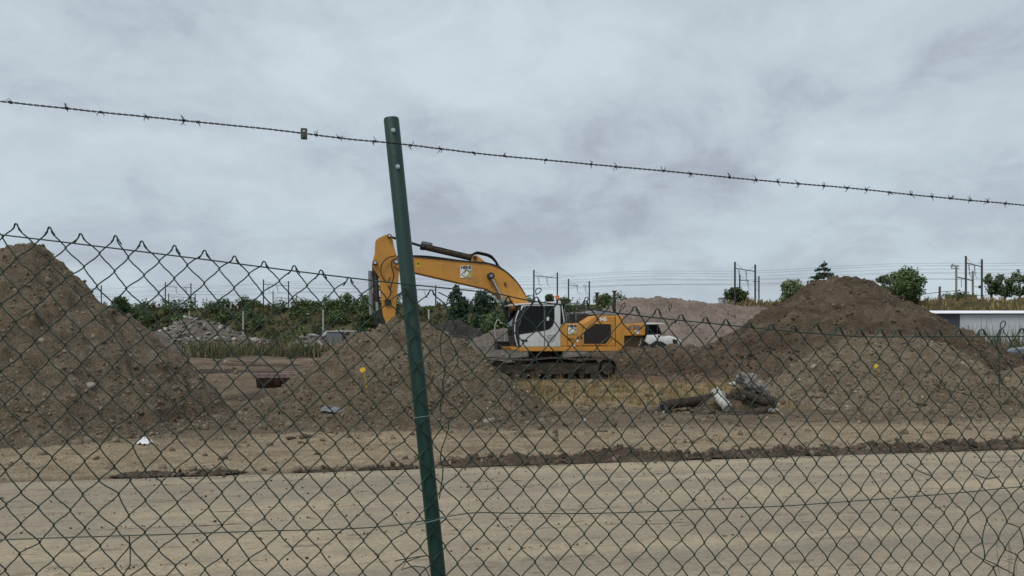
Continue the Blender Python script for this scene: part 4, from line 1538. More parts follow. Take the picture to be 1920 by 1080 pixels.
    rl.tube([rp(1062, 586, -1.2), rp(1100, 588, -1.2)], 0.02, 6)
    rl.build('handrail', M_grey, root)
    bx0, bz0 = E(1062, 606, -0.2)
    bx1, bz1 = E(1102, 584, -0.2)
    MB().box((bx1, -1.2, bz0 - 0.4), (bx0, 0.35, bz1 - 0.12)).build('pump_cover', M_dark, root, 0.04)

    # --- cab
    yo, yi = 1.44, 0.44
    shell = Epoly([(966, 650), (961.5, 632), (960.5, 612), (964, 596), (970, 582), (976, 571.5), (985, 569.5), (1049.5, 568), (1051, 580), (1051, 650)], yo)
    front = Epoly([(966, 650), (961.5, 632), (960.5, 612), (964, 596), (970, 582), (976, 571.5), (977.5, 571.3), (973.7, 600), (973.7, 650)], yo)
    shell = Epoly([(974, 650), (974, 600), (977.8, 571.3), (985, 569.5), (1049.5, 568), (1051, 580), (1051, 650)], yo)
    cab = MB().prism(shell, yi, yo).build('cab', M_white, root, 0.02, True)
    MB().prism(front, yi, yo).build('cab_front', M_dark, cab, 0.02, True)
    wl = Epoly([(970, 649), (965.5, 628), (965.2, 612), (967.5, 597), (973, 582)], yo)
    MB().tube(resample([(a, yo + 0.004, b) for a, b in wl], 0.06), 0.022, 6).build('front_post', M_white, cab)
    roofp = Epoly([(951, 572), (968, 569.5), (1048, 564.6), (1056, 566), (1057, 569.3), (985, 571), (955, 574.5)], yo)
    MB().prism(roofp, yi - 0.04, yo + 0.03).build('cab_roof', M_white, cab, 0.02, True)
    door = Epoly([(973.5, 627), (974, 612), (977.5, 594), (984, 578.5), (987, 573.5), (1019.8, 573.5), (1019.8, 620)], yo)
    MB().prism(door, yo + 0.001, yo + 0.012).build('door_window', M_glass, cab)
    MB().prism(door, yi - 0.012, yi - 0.001).build('door_window', M_glass, cab)
    rear = Epoly([(1022, 619.5), (1022, 573.5), (1039.5, 573.5), (1039.5, 602), (1036, 611), (1030, 617)], yo)
    MB().prism(rear, yo + 0.001, yo + 0.012).build('side_window', M_glass, cab)
    MB().prism(rear, yi - 0.012, yi - 0.001).build('side_window', M_glass, cab)
    # dark door surround and front pillar
    sur = Epoly([(968, 648), (966, 628), (968, 608), (973, 590), (980, 576), (986, 573.6), (983.2, 578.5), (976.8, 594), (973.2, 612), (972.6, 627), (975, 648)], yo)
    MB().prism(sur, yo + 0.001, yo + 0.016).build('door_seal', M_dark, cab)
    # windscreen wraps the front edge
    ws = Epoly([(964.6, 640), (961.0, 630), (959.6, 612), (963.2, 595.5), (969.3, 581.5), (974, 573.5), (976, 573.5), (971, 582.5), (965, 596.5), (961.6, 612), (962.6, 630)], yo)
    MB().prism(ws, yi + 0.07, yo - 0.07).build('windscreen', M_glass, cab)
    MB().prism(Epoly([(1052.2, 650), (1052.2, 571), (1056, 572), (1058, 603), (1055, 604)], yo), yi + 0.1, yo - 0.05).build('rear_window', M_glass, cab)
    MB().tube([(*E(1053.5, 571, yo)[:1], yo - 0.02, E(1053.5, 571, yo)[1]), (E(1058, 604, yo)[0], yo - 0.02, E(1058, 604, yo)[1])], 0.022, 6).build('rear_post', M_white, cab)
    for a, b in (((1020.9, 573), (1020.9, 650)),):
        (xa, za), (xb2, zb2) = E(*a, yo), E(*b, yo)
        MB().box((xa - 0.012, yo + 0.001, zb2), (xa + 0.012, yo + 0.009, za)).build('door_joint', M_dark, cab)
    x, z = E(983.5, 638.5, yo)
    MB().box((x - 0.12, yo + 0.001, z - 0.05), (x + 0.12, yo + 0.02, z + 0.045)).build('door_handle', M_dark, cab, 0.008)
    for i in range(5):
        x0, z0_ = E(1024 + i * 0.6, 630 + i * 3.1, yo)
        x1, z1_ = E(1044 - i * 1.2, 627 + i * 3.1, yo)
        MB().tube([(x0, yo + 0.003, z0_), (x1, yo + 0.003, z1_)], 0.008, 4).build('vent_slot', M_dark, cab)
    x, z = E(1027, 597.5, yo)
    MB().box((x - 0.05, yo + 0.013, z - 0.08), (x + 0.05, yo + 0.018, z + 0.08)).build('sticker', M_signwhite, cab)
    x, z = E(1045, 565, 1.0)
    bc = MB().tube([(x, 1.0, z), (x, 1.0, z + 0.08)], 0.06, 12).build('beacon', M_dark, cab)
    MB().tube([(x, 1.0, z + 0.08), (x, 1.0, z + 0.13), (x, 1.0, z + 0.24), (x, 1.0, z + 0.27)], [0.085, 0.09, 0.08, 0.04], 14).build('beacon_lens', M_orange, bc)
    for yy in (0.65, 1.2):
        x, z = E(962, 569, yo)
        MB().box((x - 0.02, yy - 0.09, z - 0.0), (x + 0.10, yy + 0.09, z + 0.12)).build('work_light', M_dark, cab, 0.01)
    # seat block visible through nothing but kept as interior mass: mirror on arm
    x, z = E(958, 585, yo)
    m_ = MB().tube([(x, yo + 0.02, z + 0.3), (x + 0.12, yo + 0.22, z + 0.1)], 0.012, 6).build('mirror_arm', M_dark, cab)
    MB().box((x + 0.1, yo + 0.17, z - 0.2), (x + 0.14, yo + 0.34, z + 0.15)).build('mirror', M_dark, m_, 0.01)

    # --- right-hand tool box, steps and hand rail in front
    x0, zt = E(928, 640, -1.2)
    x1, zb2 = E(956, 655.5, -1.2)
    MB().box((x1 - 0.3, -1.42, zb2), (x0, -0.7, zt)).build('tool_box', M_dark, root, 0.02)
    rl = MB()
    rl.tube(resample([rp(930, 641, -1.3), rp(930.5, 604, -1.3), rp(933, 600, -1.3), rp(937, 601, -1.3), rp(938, 606, -1.3)], 0.05), 0.026, 6)
    rl.tube(resample([rp(947, 641, -1.3), rp(947.5, 622, -1.3), rp(950, 617, -1.3), rp(953, 618, -1.3)], 0.05), 0.024, 6)
    rl.tube([rp(938, 606, -1.3), rp(943, 606.5, -1.3)], 0.024, 6)
    rl.build('front_handrail', M_signwhite, root)

    # --- boom
    yb_ = 0.33
    boom = Epoly([(738, 489), (744, 483), (776, 481.5), (880, 491.5), (917, 495), (932, 500), (948, 509), (969, 528.5), (984, 551), (992, 566), (1000, 586), (992, 596), (980, 592), (962, 581),
                  (948, 567), (935, 554.5), (912, 541.5), (858, 529.5), (778, 511), (746, 503), (738, 498)], yb_)
    bo = MB().prism(boom, -yb_, yb_).build('boom', M_yellow, root, 0.02)
    # welded flange along the upper and lower edges
    top = Epoly([(744, 483), (776, 481.5), (880, 491.5), (917, 495), (932, 500), (948, 509), (969, 528.5), (984, 551), (992, 566)], yb_)
    fl = MB()
    V, Fq = [], []
    for (x, z) in top:
        V += [(x, -yb_ - 0.03, z - 0.008), (x, yb_ + 0.03, z - 0.008), (x, yb_ + 0.03, z + 0.028), (x, -yb_ - 0.03, z + 0.028)]
    for i in range(len(top) - 1):
        for j in range(4):
            Fq.append((i * 4 + j, i * 4 + (j + 1) % 4, i * 4 + 4 + (j + 1) % 4, i * 4 + 4 + j))
    Fq += [(0, 1, 2, 3), tuple(len(V) - 4 + k for k in (3, 2, 1, 0))]
    fl.add(V, Fq).build('top_plate', M_dark, bo)
    for dy in (-0.18, -0.06, 0.10, 0.2):
        pts = [(x, dy, z + 0.055 + 0.01 * math.sin(x * 9 + dy * 30)) for x, z in top]
        MB().tube(resample(pts, 0.12), 0.022, 6).build('hose', M_hose, bo)
    lx, lz = E(874, 509.5, yb_)
    hens_logo(bo, lx, yb_ + 0.003, lz, 0.50, 0.52)
    x, z = E(784, 497, yb_)
    MB().box((x - 0.09, yb_ + 0.003, z - 0.11), (x + 0.09, yb_ + 0.007, z + 0.17)).build('warning_sticker', M_signyellow2, bo)
    MB().prism([(x - 0.06, z + 0.02), (x + 0.06, z + 0.02), (x, z + 0.13)], yb_ + 0.0075, yb_ + 0.009).build('warning_mark', M_signblack, bo)
    x, z = E(947, 533, yb_)
    MB().box((x - 0.03, yb_ + 0.001, z - 0.07), (x + 0.03, yb_ + 0.05, z + 0.07)).build('bracket', M_under, bo)

    # --- stick
    ys_ = 0.21
    stick = Epoly([(722, 440.5), (729, 438), (734, 440), (736, 447), (739, 462), (743, 476), (748, 488), (749, 500), (747, 530), (744, 562), (740, 606), (737, 622), (728, 626), (721, 620),
                   (717, 580), (714, 545), (711, 520), (702, 506), (697.5, 497), (699, 488), (703, 474), (704, 452), (708, 447)], ys_)
    st = MB().prism(stick, -ys_, ys_).build('stick', M_yellow, root, 0.015)
    for (px, py, rr) in ((742.5, 491.5, 0.11), (730, 443, 0.085), (703, 493, 0.10)):
        x, z = E(px, py, ys_)
        w_ = MB().cyl_y(x, z, rr, -ys_ - 0.15, ys_ + 0.15, 20)
        w_.build('pin', M_under, st)
        MB().cyl_y(x, z, rr * 0.6, ys_ + 0.151, ys_ + 0.19, 14).build('pin_cap', M_zinc, st)
    def hose(pts, yl, r=0.022, mat=None):
        MB().tube(resample([(E(a, b, yl)[0], yl + dy, E(a, b, yl)[1]) for a, b, dy in pts], 0.05), r, 6).build('hose', M_hose, st)
    hose([(742, 480, .1), (727, 484, .13), (717, 494, .15), (714, 506, .15), (717, 521, .14), (727, 529, .1), (731, 520, .08)], ys_)
    hose([(744, 484, .1), (735, 489, .12), (734, 501, .14), (738, 515, .14), (735, 530, .12), (731, 545, .08)], ys_)
    hose([(728, 536, .05), (733, 548, .1), (730, 556, .1), (724, 564, .05)], ys_)
    x, z = E(727, 566, ys_)
    MB().box((x - 0.13, ys_ + 0.001, z - 0.13), (x + 0.13, ys_ + 0.07, z + 0.10)).build('valve_block', M_under, st, 0.02)
    # bucket cylinder in front of the stick, links and bucket
    def rod(name, a, b, yl, r, mat, par, n=14):
        return MB().tube([(E(*a, yl)[0], yl, E(*a, yl)[1]), (E(*b, yl)[0], yl, E(*b, yl)[1])], r, n).build(name, mat, par)
    rod('bucket_cylinder', (703, 496), (706, 566), 0.0, 0.125, M_under, st)
    rod('cylinder_rod', (706, 566), (708, 592), 0.0, 0.06, M_chrome, st)
    rod('guard_tube', (694, 508), (696, 590), 0.12, 0.085, M_grey, st)
    x, z = E(709, 594, 0.2)
    lk = Epoly([(700, 586), (709, 583), (716, 588), (724, 606), (732, 622), (726, 630), (712, 622), (702, 606)], 0.2)
    MB().prism(lk, 0.16, 0.22).build('link_plate', M_dark, st, 0.01)
    MB().prism(lk, -0.22, -0.16).build('link_plate', M_dark, st, 0.01)
    MB().cyl_y(x, z, 0.10, -0.28, 0.28, 16).build('pin', M_under, st)
    xt, zt = E(728, 622, 0.2)
    bk = []
    for k in range(13):
        a = math.radians(95 + 190 * k / 12)
        bk.append((xt + 0.35 + 0.72 * math.cos(a) * 1.1, zt - 0.78 + 0.75 * math.sin(a)))
    bk_in = [(x + (0.04 if x < xt + .3 else -0.02), z) for x, z in bk]
    shellp = bk + [(x * 0.94 + (xt + 0.35) * 0.06, z * 0.94 + (zt - 0.78) * 0.06) for x, z in bk[::-1]]
    bkt = MB().prism(shellp, -0.68, 0.68).build('bucket', M_under, st)
    for s in (-1, 1):
        MB().prism(bk, s * 0.68, s * 0.72).build('side_plate', M_under, bkt)
    for k in range(5):
        y_ = -0.56 + k * 0.28
        x, z = bk[-1]
        MB().prism([(x - 0.05, z - 0.05), (x + 0.25, z + 0.06), (x - 0.02, z + 0.06)], y_ - 0.05, y_ + 0.05).build('tooth', M_shoe, bkt)

    # --- stick cylinder on top of the boom
    cyl = rod('stick_cylinder', (790, 461.5), (886, 484), 0.0, 0.135, M_under, bo, 18)
    rod('cylinder_rod', (732, 444), (792, 461.9), 0.0, 0.055, M_dark, bo)
    rod('cylinder_head', (788.5, 461), (796, 462.8), 0.0, 0.16, M_dark, bo)
    x0, z0_ = E(792, 456, 0.1)
    x1, z1_ = E(811, 460, 0.1)
    MB().prism([(x0, z0_ - 0.02), (x1, z1_ - 0.02), (x1, z1_ + 0.1), (x0, z0_ + 0.1)], -0.08, 0.12).build('valve', M_greyfoil, bo, 0.02)
    MB().tube(resample([(E(a, b, 0.1)[0], 0.1, E(a, b, 0.1)[1]) for a, b in ((808, 461), (830, 465.5), (852, 472), (870, 477.5), (884, 477))], 0.1), 0.022, 6).build('hose', M_hose, bo)
    lug = Epoly([(880, 494), (886, 480), (892, 479), (900, 485), (914, 496)], 0.0)
    for s in (-1, 1):
        MB().prism(lug, s * 0.16 - 0.02, s * 0.16 + 0.02).build('lug', M_yellow, bo)
    x, z = E(889, 484.5, 0)
    MB().cyl_y(x, z, 0.085, -0.24, 0.24, 16).build('pin', M_under, bo)
    for k in range(3):
        dy = -0.1 + 0.1 * k
        MB().tube(resample([(E(a, b, 0)[0], dy, E(a, b, 0)[1]) for a, b in ((884, 479 - k * .7), (892, 475.5 - k), (905, 477 - k), (920, 482 - k), (929, 490), (935, 500), (942, 506))], 0.06), 0.034, 7).build('hose', M_hose, bo)
    # --- boom cylinders, one on each side
    for s in (1, -1):
        yl = s * 0.47
        a, b, c_ = (920, 517.5), (944, 566), (968, 632)
        MB().tube([(E(*a, yl)[0], yl, E(*a, yl)[1]), (E(*b, yl)[0], yl, E(*b, yl)[1])], 0.062, 14).build('boom_cylinder_rod', M_chrome, root)
        bc_ = MB().tube([(E(*b, yl)[0], yl, E(*b, yl)[1]), (E(*c_, yl)[0], yl, E(*c_, yl)[1])], 0.145, 16).build('boom_cylinder', M_dark, root)
        MB().tube([(E(941, 559, yl)[0], yl, E(941, 559, yl)[1]), (E(*b, yl)[0], yl, E(*b, yl)[1])], 0.155, 16).build('cylinder_head', M_grey, bc_)
    x, z = E(920, 517.5, 0.47)
    MB().cyl_y(x, z, 0.145, -0.60, 0.60, 20).build('boom_pin', M_dark, bo)
    MB().cyl_y(x, z, 0.075, 0.601, 0.63, 14).build('pin_cap', M_grey, bo)
    ft = Epoly([(985, 575), (1003, 585), (1008, 652), (955, 652), (968, 620)], 0.0)
    for s in (-1, 1):
        MB().prism(ft, s * 0.40 - 0.03, s * 0.40 + 0.03).build('boom_bracket', M_dark, root)


M_signyellow2 = plain('sticker_yellow', (0.58, 0.40, 0.03), 0.5)
excavator()


# ------------------------------------------------------------------ articulated dump truck behind the excavator
def dump_truck():
    Y = 60.0
    k = 1445.0 / Y
    X0 = (1170 - 960) / k
    root = empty('dump_truck', (X0, Y, 0))
    tag(root, 'white-nosed dump truck with a yellow tipping body behind the excavator', 'dump truck')

    def Q(px, py):
        return ((px - 1170) / k, EYE + (HOR - py) / k)
    y0, y1 = -1.25, 1.25
    body = [Q(1040, 622), Q(1100, 612), Q(1172, 608), Q(1203, 606.5), Q(1204.5, 609), Q(1204, 629), Q(1100, 632), Q(1050, 630)]
    b = MB().prism(body, y0 - 0.1, y1 + 0.1).build('tipping_body', M_yellow, root, 0.06)
    MB().prism([Q(1060, 632.5), Q(1202, 629.2), Q(1192, 652), Q(1100, 656)], y0 + 0.55, y1 - 0.55).build('hull', M_hullshade, b, 0.04)
    load = [Q(1165, 611), Q(1172, 607), Q(1184, 605.5), Q(1194, 607), Q(1198, 614), Q(1172, 616.5)]
    MB().prism([Q(1172, 615), Q(1176, 611), Q(1190, 609.5), Q(1198, 615), Q(1194, 618), Q(1176, 618)], y0 - 0.13, y0 - 0.101).build('scuffed_panel', M_rustlip, b)
    x, z = Q(1189, 623)
    MB().box((x - .14, y0 - 0.125, z - .13), (x + .14, y0 - 0.101, z + .13)).build('number_plate', M_signwhite, b)
    for px in (1180, 1200):
        x, z = Q(px, 0)
        z0, z1 = Q(0, 628.5)[1], Q(0, 608)[1]
        MB().box((x - .05, y0 - 0.17, z0), (x + .05, y0 - 0.101, z1)).build('rib', M_yellow, b)
    # cab
    cabp = [Q(1206, 650), Q(1206, 609), Q(1210, 606.5), Q(1229, 606.5), Q(1237, 627), Q(1237, 640), Q(1225, 652)]
    c = MB().prism(cabp, -1.0, 1.0).build('cab', M_dark, root, 0.03)
    MB().prism([Q(1212, 610), Q(1227, 610), Q(1227, 625.5), Q(1212, 625.5)], -1.012, -1.001).build('side_window', M_glass, c)
    MB().prism([Q(1229, 611), Q(1234.5, 626), Q(1229, 626)], -1.012, -1.001).build('side_window', M_glass, c)
    MB().prism([Q(1203, 606.8), Q(1213, 605.5), Q(1236, 606), Q(1243, 608), Q(1236, 608.6), Q(1206, 609)], -1.05, 1.05).build('cab_roof', M_white, c, 0.02)
    # white bonnet and wings
    hood = [Q(1204, 640), Q(1208, 628.5), Q(1232, 627.5), Q(1240, 632.5), Q(1250, 629.5), Q(1264, 634), Q(1271, 638), Q(1270, 643), Q(1262, 645.5), Q(1240, 646), Q(1234, 641), Q(1224, 641), Q(1216, 648)]
    w = MB().prism(hood, -1.15, 1.15).build('bonnet', M_white, root, 0.05, True)
    MB().prism([Q(1255, 636), Q(1264, 637), Q(1265, 644), Q(1256, 645)], -1.165, -1.151).build('grille', M_dark, w)
    x, z = Q(1230, 630.5)
    MB().cyl_y(x, z, 0.09, -1.165, -1.151, 14).build('filler_cap', M_dark, w)
    MB().box((Q(1200, 0)[0], -1.1, Q(0, 652)[1]), (Q(1268, 0)[0], 1.1, Q(0, 648)[1])).build('chassis', M_dark, root)
    for px, r in ((1229, 0.82), (1140, 0.82), (1088, 0.82)):
        for s in (-1, 1):
            x = Q(px, 0)[0]
            t = MB().cyl_y(x, r, r, s * 0.72, s * 1.28, 28).build('wheel', M_tyre, root, 0.06)
            MB().cyl_y(x, r, r * 0.52, s * 1.281, s * 1.30, 20).build('rim', M_grey, t)


M_hullshade = paint('shaded_muddy_hull', (0.16, 0.085, 0.03), (0.09, 0.065, 0.045), 0.8)  # underside shade darkened into the body yellow, under a mud film
dump_truck()


# ------------------------------------------------------------------ small things on the site
def ditch_bucket():
    p = W(540, 735, 24.4)
    root = empty('ditching_bucket', (p.x, p.y, 0.0), math.radians(6))
    tag(root, 'rusty brown steel bucket lying open side up left of the middle mound', 'bucket')
    L, R = 1.75, 0.58
    prof = []
    for k in range(15):
        a = math.pi + math.pi * k / 14
        prof.append((R * math.cos(a), 0.60 + 0.56 * math.sin(a)))
    outer = prof
    inner = [(x * 0.93, 0.60 + (z - 0.60) * 0.93) for x, z in prof[::-1]]

    def sweep(poly, x0, x1):
        n = len(poly)
        vs = [(x0, a, b) for a, b in poly] + [(x1, a, b) for a, b in poly]
        fs = [tuple(range(n)), tuple(range(2 * n - 1, n - 1, -1))] + [(i, (i + 1) % n, (i + 1) % n + n, i + n) for i in range(n)]
        return MB().add(vs, fs)
    sweep(outer + inner, -L / 2 + 0.12, L / 2 - 0.12).build('shell', M_rust, root)
    for s in (-1, 1):
        pl = []
        for k in range(15):
            a = math.pi + math.pi * k / 14
            pl.append((R * math.cos(a), 0.60 + 0.56 * math.sin(a)))
        n = len(pl)
        xa, xb = s * (L / 2 - 0.118), s * (L / 2 + 0.0)
        vs = [(xa, a, b) for a, b in pl] + [(xb, a * 0.9, 0.6 + (b - 0.6) * 0.8) for a, b in pl]
        fs = [tuple(range(n)), tuple(range(2 * n - 1, n - 1, -1))] + [(i, (i + 1) % n, (i + 1) % n + n, i + n) for i in range(n)]
        MB().add(vs, fs).build('side_plate', M_rust, root)
    MB().box((-L / 2 - 0.08, -R - 0.03, 0.56), (L / 2 + 0.08, -R + 0.05, 0.72)).build('cutting_lip', M_rustlip, root, 0.02)
    MB().box((-0.3, R - 0.06, 0.6), (L / 2 + 0.05, R + 0.02, 0.74)).build('cutting_lip', M_rustlip, root, 0.02)
    for x in (-0.2, 0.2):
        MB().prism([(x - 0.02, 0.0), (x + 0.02, 0.0), (x + 0.02, 0.3), (x - 0.02, 0.3)], R - 0.02, R + 0.25).build('hanger_plate', M_rust, root)
    root.location.z = -0.08


ditch_bucket()


def marker(label, px, py, px2, py2, hf, Y0):
    # find where the stalk's foot meets the mound
    Yb = Y0
    for Yb in np.arange(Y0, Y0 + 6, 0.02):
        q = W(px2, py2, Yb)
        if float(hf(np.array([q.x]), np.array([q.y]))[0]) >= q.z:
            break
    b, t = W(px2, py2, Yb), W(px, py, Yb - 0.12)
    root = empty('marker_flag', b)
    tag(root, label, 'marker')
    t = t - b
    MB().tube(resample([(0, 0, -0.12), (t.x * 0.1, 0, 0.06), (t.x * 0.5, t.y * .5, t.z * 0.55), t], 0.03), 0.011, 6).build('stalk', M_marker, root)
    s = 0.058
    MB().prism([(t.x - s, t.z + 0.0), (t.x - s * .4, t.z - s * .9), (t.x + s, t.z - 0.2 * s), (t.x + s * 0.9, t.z + s * 0.7), (t.x - s * .2, t.z + s)], t.y - 0.016, t.y - 0.006).build('plate', M_marker, root, 0.003)
    return root


marker('yellow marker plate on a bent stalk on the middle mound', 680, 694, 687, 727, h2, 13.6)
marker('yellow marker on the light brown mound at right', 1642, 687, 1644, 704, h3, 17.8)


def drop_on(hf, px, py, Y0, Y1):
    for Y in np.arange(Y0, Y1, 0.03):
        q = W(px, py, Y)
        g = max(float(hf(np.array([q.x]), np.array([q.y]))[0]), float(ground_z(np.array([q.x]), np.array([q.y]))[0]))
        if g >= q.z:
            return q
    return W(px, py, Y1)


def crumple(name, label, p, w, h, mat, seed, flat=False):
    rs = np.random.RandomState(seed)
    n = 22
    u, v = np.meshgrid(np.linspace(-1, 1, n), np.linspace(-1, 1, n))
    X = u * w / 2 + 0.10 * w * fbm(u, v, 0.6, 2, seed)
    Yy = v * w * 0.35 + 0.1 * w * fbm(u, v, 0.6, 2, seed + 1)
    r = np.sqrt(u**2 + v**2)
    Z = h * np.clip(1.05 - r, 0, 1) * (0.6 + 0.9 * np.abs(fbm(u, v, 0.7, 3, seed + 2))) + h * 0.5 * np.abs(fbm(u, v, 0.35, 2, seed + 4))
    if flat:
        Z = h * np.abs(fbm(u, v, 0.5, 3, seed)) + (v * 0.5) * w * 0.35 * 0.8
    V = np.stack([X, Yy, Z], -1).reshape(-1, 3)
    i = np.arange(n - 1)[:, None] * n
    j = np.arange(n - 1)[None, :]
    Fq = np.stack([i + j, i + j + 1, i + n + j + 1, i + n + j], -1).reshape(-1, 4)
    keep = (r.ravel()[Fq].mean(axis=1) < 0.95 + 0.25 * fbm(u, v, 0.8, 2, seed + 9).ravel()[Fq].mean(axis=1))
    o = link(name, mesh_np(name, V, Fq[keep]), mat)
    o.location = p
    sm = o.modifiers.new('thickness', 'SOLIDIFY')
    sm.thickness = 0.004
    tag(o, label, 'litter')
    return o


crumple('plastic_scrap', 'crumpled white plastic scrap at the foot of the tallest mound', drop_on(h1, 271, 833, 10.5, 15), 0.28, 0.13, M_plastic, 401)
crumple('plastic_sheet', 'grey plastic sheet half buried in the middle mound', drop_on(h2, 632, 766, 13.2, 17) + Vector((0, -0.02, 0.02)), 0.62, 0.05, M_greyfoil, 402, True)


def lying_tube(name, label, a, b, r, mat, ribs=0, seed=0, bore_shade=False, cat='pipe'):
    a, b = Vector(a), Vector(b)
    root = empty(name, a)
    tag(root, label, cat)
    d = b - a
    n = 46 if not ribs else 130
    pts, rr = [], []
    for i in range(n):
        f = i / (n - 1)
        pts.append(d * f + Vector((0, 0, 0.03 * math.sin(f * 5 + seed))))
        k = 1.0
        if ribs:
            k = 1 + 0.24 * (abs(math.sin(f * ribs * math.pi)) ** 0.5 - 0.75)
        else:
            k = 1 + 0.10 * perlin(np.array([f * 5.0 + seed]), np.array([seed * 1.3]))[0]
        rr.append(r * float(k))
    MB().tube(pts, rr, 16).build('shaft', mat, root, 0, True)
    u = d.normalized()
    MB().tube([-u * 0.012, u * 0.05], [r * 0.97, r * 1.04], 16).build('end_ring', mat if not bore_shade else M_greyfoil, root)
    MB().tube([-u * 0.016, -u * 0.012], r * 0.72, 16).build('end_face', M_dark if bore_shade else mat, root)  # dark disc paints the shade of an open bore on a closed end
    return root


gY = 17.3
lying_tube('muddy_pipe', 'dark muddy pipe with a grey end, left of the white ribbed tube', W(1243, 764, gY), W(1345, 742, gY + 0.9), 0.115, M_log, 0, 1, True)
lying_tube('ribbed_tube', 'white ribbed tube leaning over the dark pipes', W(1364, 765, gY - 0.25), W(1341, 734, gY + 0.25), 0.108, M_ribbed, 8, 2)
lying_tube('muddy_pipe', 'short brown log at the front of the debris pile', W(1368, 777, 16.9), W(1446, 770, 17.1), 0.085, M_log, 0, 3, cat='log')
lying_tube('muddy_pipe', 'dark thick pipe under the grey wrapped bundle', W(1352, 746, 17.8), W(1452, 757, 17.9), 0.15, M_log, 0, 4, True)


def lump(name, label, c, rad, mat, seed, cat, sub=3, amp=0.28):
    import bmesh
    bm = bmesh.new()
    bmesh.ops.create_icosphere(bm, subdivisions=sub, radius=1)
    me = bpy.data.meshes.new(name)
    bm.to_mesh(me)
    bm.free()
    V = np.empty(len(me.vertices) * 3)
    me.vertices.foreach_get('co', V)
    V = V.reshape(-1, 3)
    k = 1 + amp * fbm(V[:, 0] * 1.0 + V[:, 2] * 0.7 + seed, V[:, 1] + V[:, 2] * 0.5, 0.8, 4, seed, 0.6) + amp * 0.5 * np.abs(fbm(V[:, 0] + seed, V[:, 2] * 1.5 - V[:, 1], 0.35, 2, seed + 4))
    V = V * k[:, None] * np.array(rad)
    me.vertices.foreach_set('co', V.ravel().astype(np.float32))
    me.update()
    o = link(name, me, mat)
    o.location = c
    tag(o, label, cat)
    return o


lying_tube('broken_branch', 'thin bent stick poking out left of the white ribbed tube', W(1300, 768, 17.1), W(1352, 728, 17.6), 0.030, M_log, 0, 5, cat='branch')
lying_tube('broken_branch', 'thin stick lying under the front log', W(1338, 782, 16.75), W(1412, 775, 16.9), 0.028, M_bark, 0, 6, cat='branch')
lying_tube('muddy_pipe', 'stubby dark pipe piece right below the grey bundle', W(1392, 742, 17.5), W(1440, 752, 17.4), 0.10, M_log, 0, 7, True)
lump('soil_clump', 'dark root clump between the ribbed tube and the grey bundle', W(1384, 742, 17.8), (0.22, 0.2, 0.17), M_berm, 21, 'soil', 4, 0.45)
lump('soil_clump', 'crumbly soil clump in front of the dark pipe', W(1318, 772, 17.1), (0.26, 0.18, 0.10), M_m1, 22, 'soil', 4, 0.4)
lump('plastic_wrap', 'small white wrapping lump behind the ribbed tube', W(1374, 720, 18.1), (0.10, 0.08, 0.06), M_ribbed, 23, 'litter', 3, 0.45)
b1 = lump('wrapped_bundle', 'crumpled grey and white bundle on top of the debris pile', W(1411, 723, 17.9), (0.44, 0.26, 0.21), M_bundle, 7, 'bundle', 4, 0.50)
b1.rotation_euler = (0, math.radians(33), math.radians(-8))
lump('pale_rock', 'pale flat rock at the right end of the debris pile', W(1450, 770, 17.0), (0.13, 0.09, 0.055), M_rock, 8, 'rock', 2)
lump('soil_heap', 'small soil heap under the white ribbed tube', W(1372, 768, 17.9), (0.95, 0.45, 0.30), M_m1, 9, 'soil', 4, 0.25)
lump('pale_rock', 'white stone lump half buried in the tallest mound', drop_on(h1, 168, 724, 11, 16), (0.10, 0.08, 0.07), M_rock, 10, 'rock', 2)
lump('concrete_block', 'grey concrete chunk at the right foot of the middle mound', drop_on(h2, 914, 791, 12.5, 17), (0.09, 0.07, 0.07), M_rock, 11, 'rock', 2)
s0 = W(627, 632, 97)
sb = empty('concrete_trough', (s0.x, 97, 0))
tag(sb, 'grey concrete block wall among the rubble left of the middle mound', 'block')
zt = W(0, 620, 97).z
MB().box((-0.95, 0, -0.2), (0.95, 1.4, zt - 0.15)).build('block', M_greyfoil, sb, 0.03)
MB().box((-1.05, -0.1, zt - 0.147), (2.6, 1.5, zt)).build('slab', M_concpost, sb, 0.03)

# ------------------------------------------------------------------ the fence in front
FD = Vector((0.98058, 0.19612, 0))
FN = Vector((0.19612, -0.98058, 0))       # towards the camera
F0 = Vector((0, 2.51, 0))


def fpt(s, z, off=0.0):
    return F0 + FD * s + FN * off + Vector((0, 0, z))


def fpx(px, py, off=0.0):
    """photograph position -> (s, z) on the fence plane"""
    u = (px - 960) / 1445.0
    # X = FD.x s + FN.x off ; Y = F0.y + FD.y s + FN.y off ; X = u Y
    s = (u * (F0.y + FN.y * off) - FN.x * off) / (FD.x - u * FD.y)
    Y = F0.y + FD.y * s + FN.y * off
    return s, EYE + (HOR - py) / 1445.0 * Y


def fcurve(table, off=0.0):
    T = np.array([fpx(a, b, off) for a, b in table])
    return T[:, 0], T[:, 1]


TOPs, TOPz = fcurve([(-700, 270), (-300, 340), (50, 413), (236, 440), (405, 468), (567, 498), (672, 516), (750, 529), (870, 545), (1010, 558), (1150, 568), (1219, 574),
                     (1293, 587), (1370, 597), (1487, 605), (1597, 611), (1733, 614), (1900, 613), (2300, 605), (2900, 600)])


def top_z(s):
    return float(np.interp(s, TOPs, TOPz))


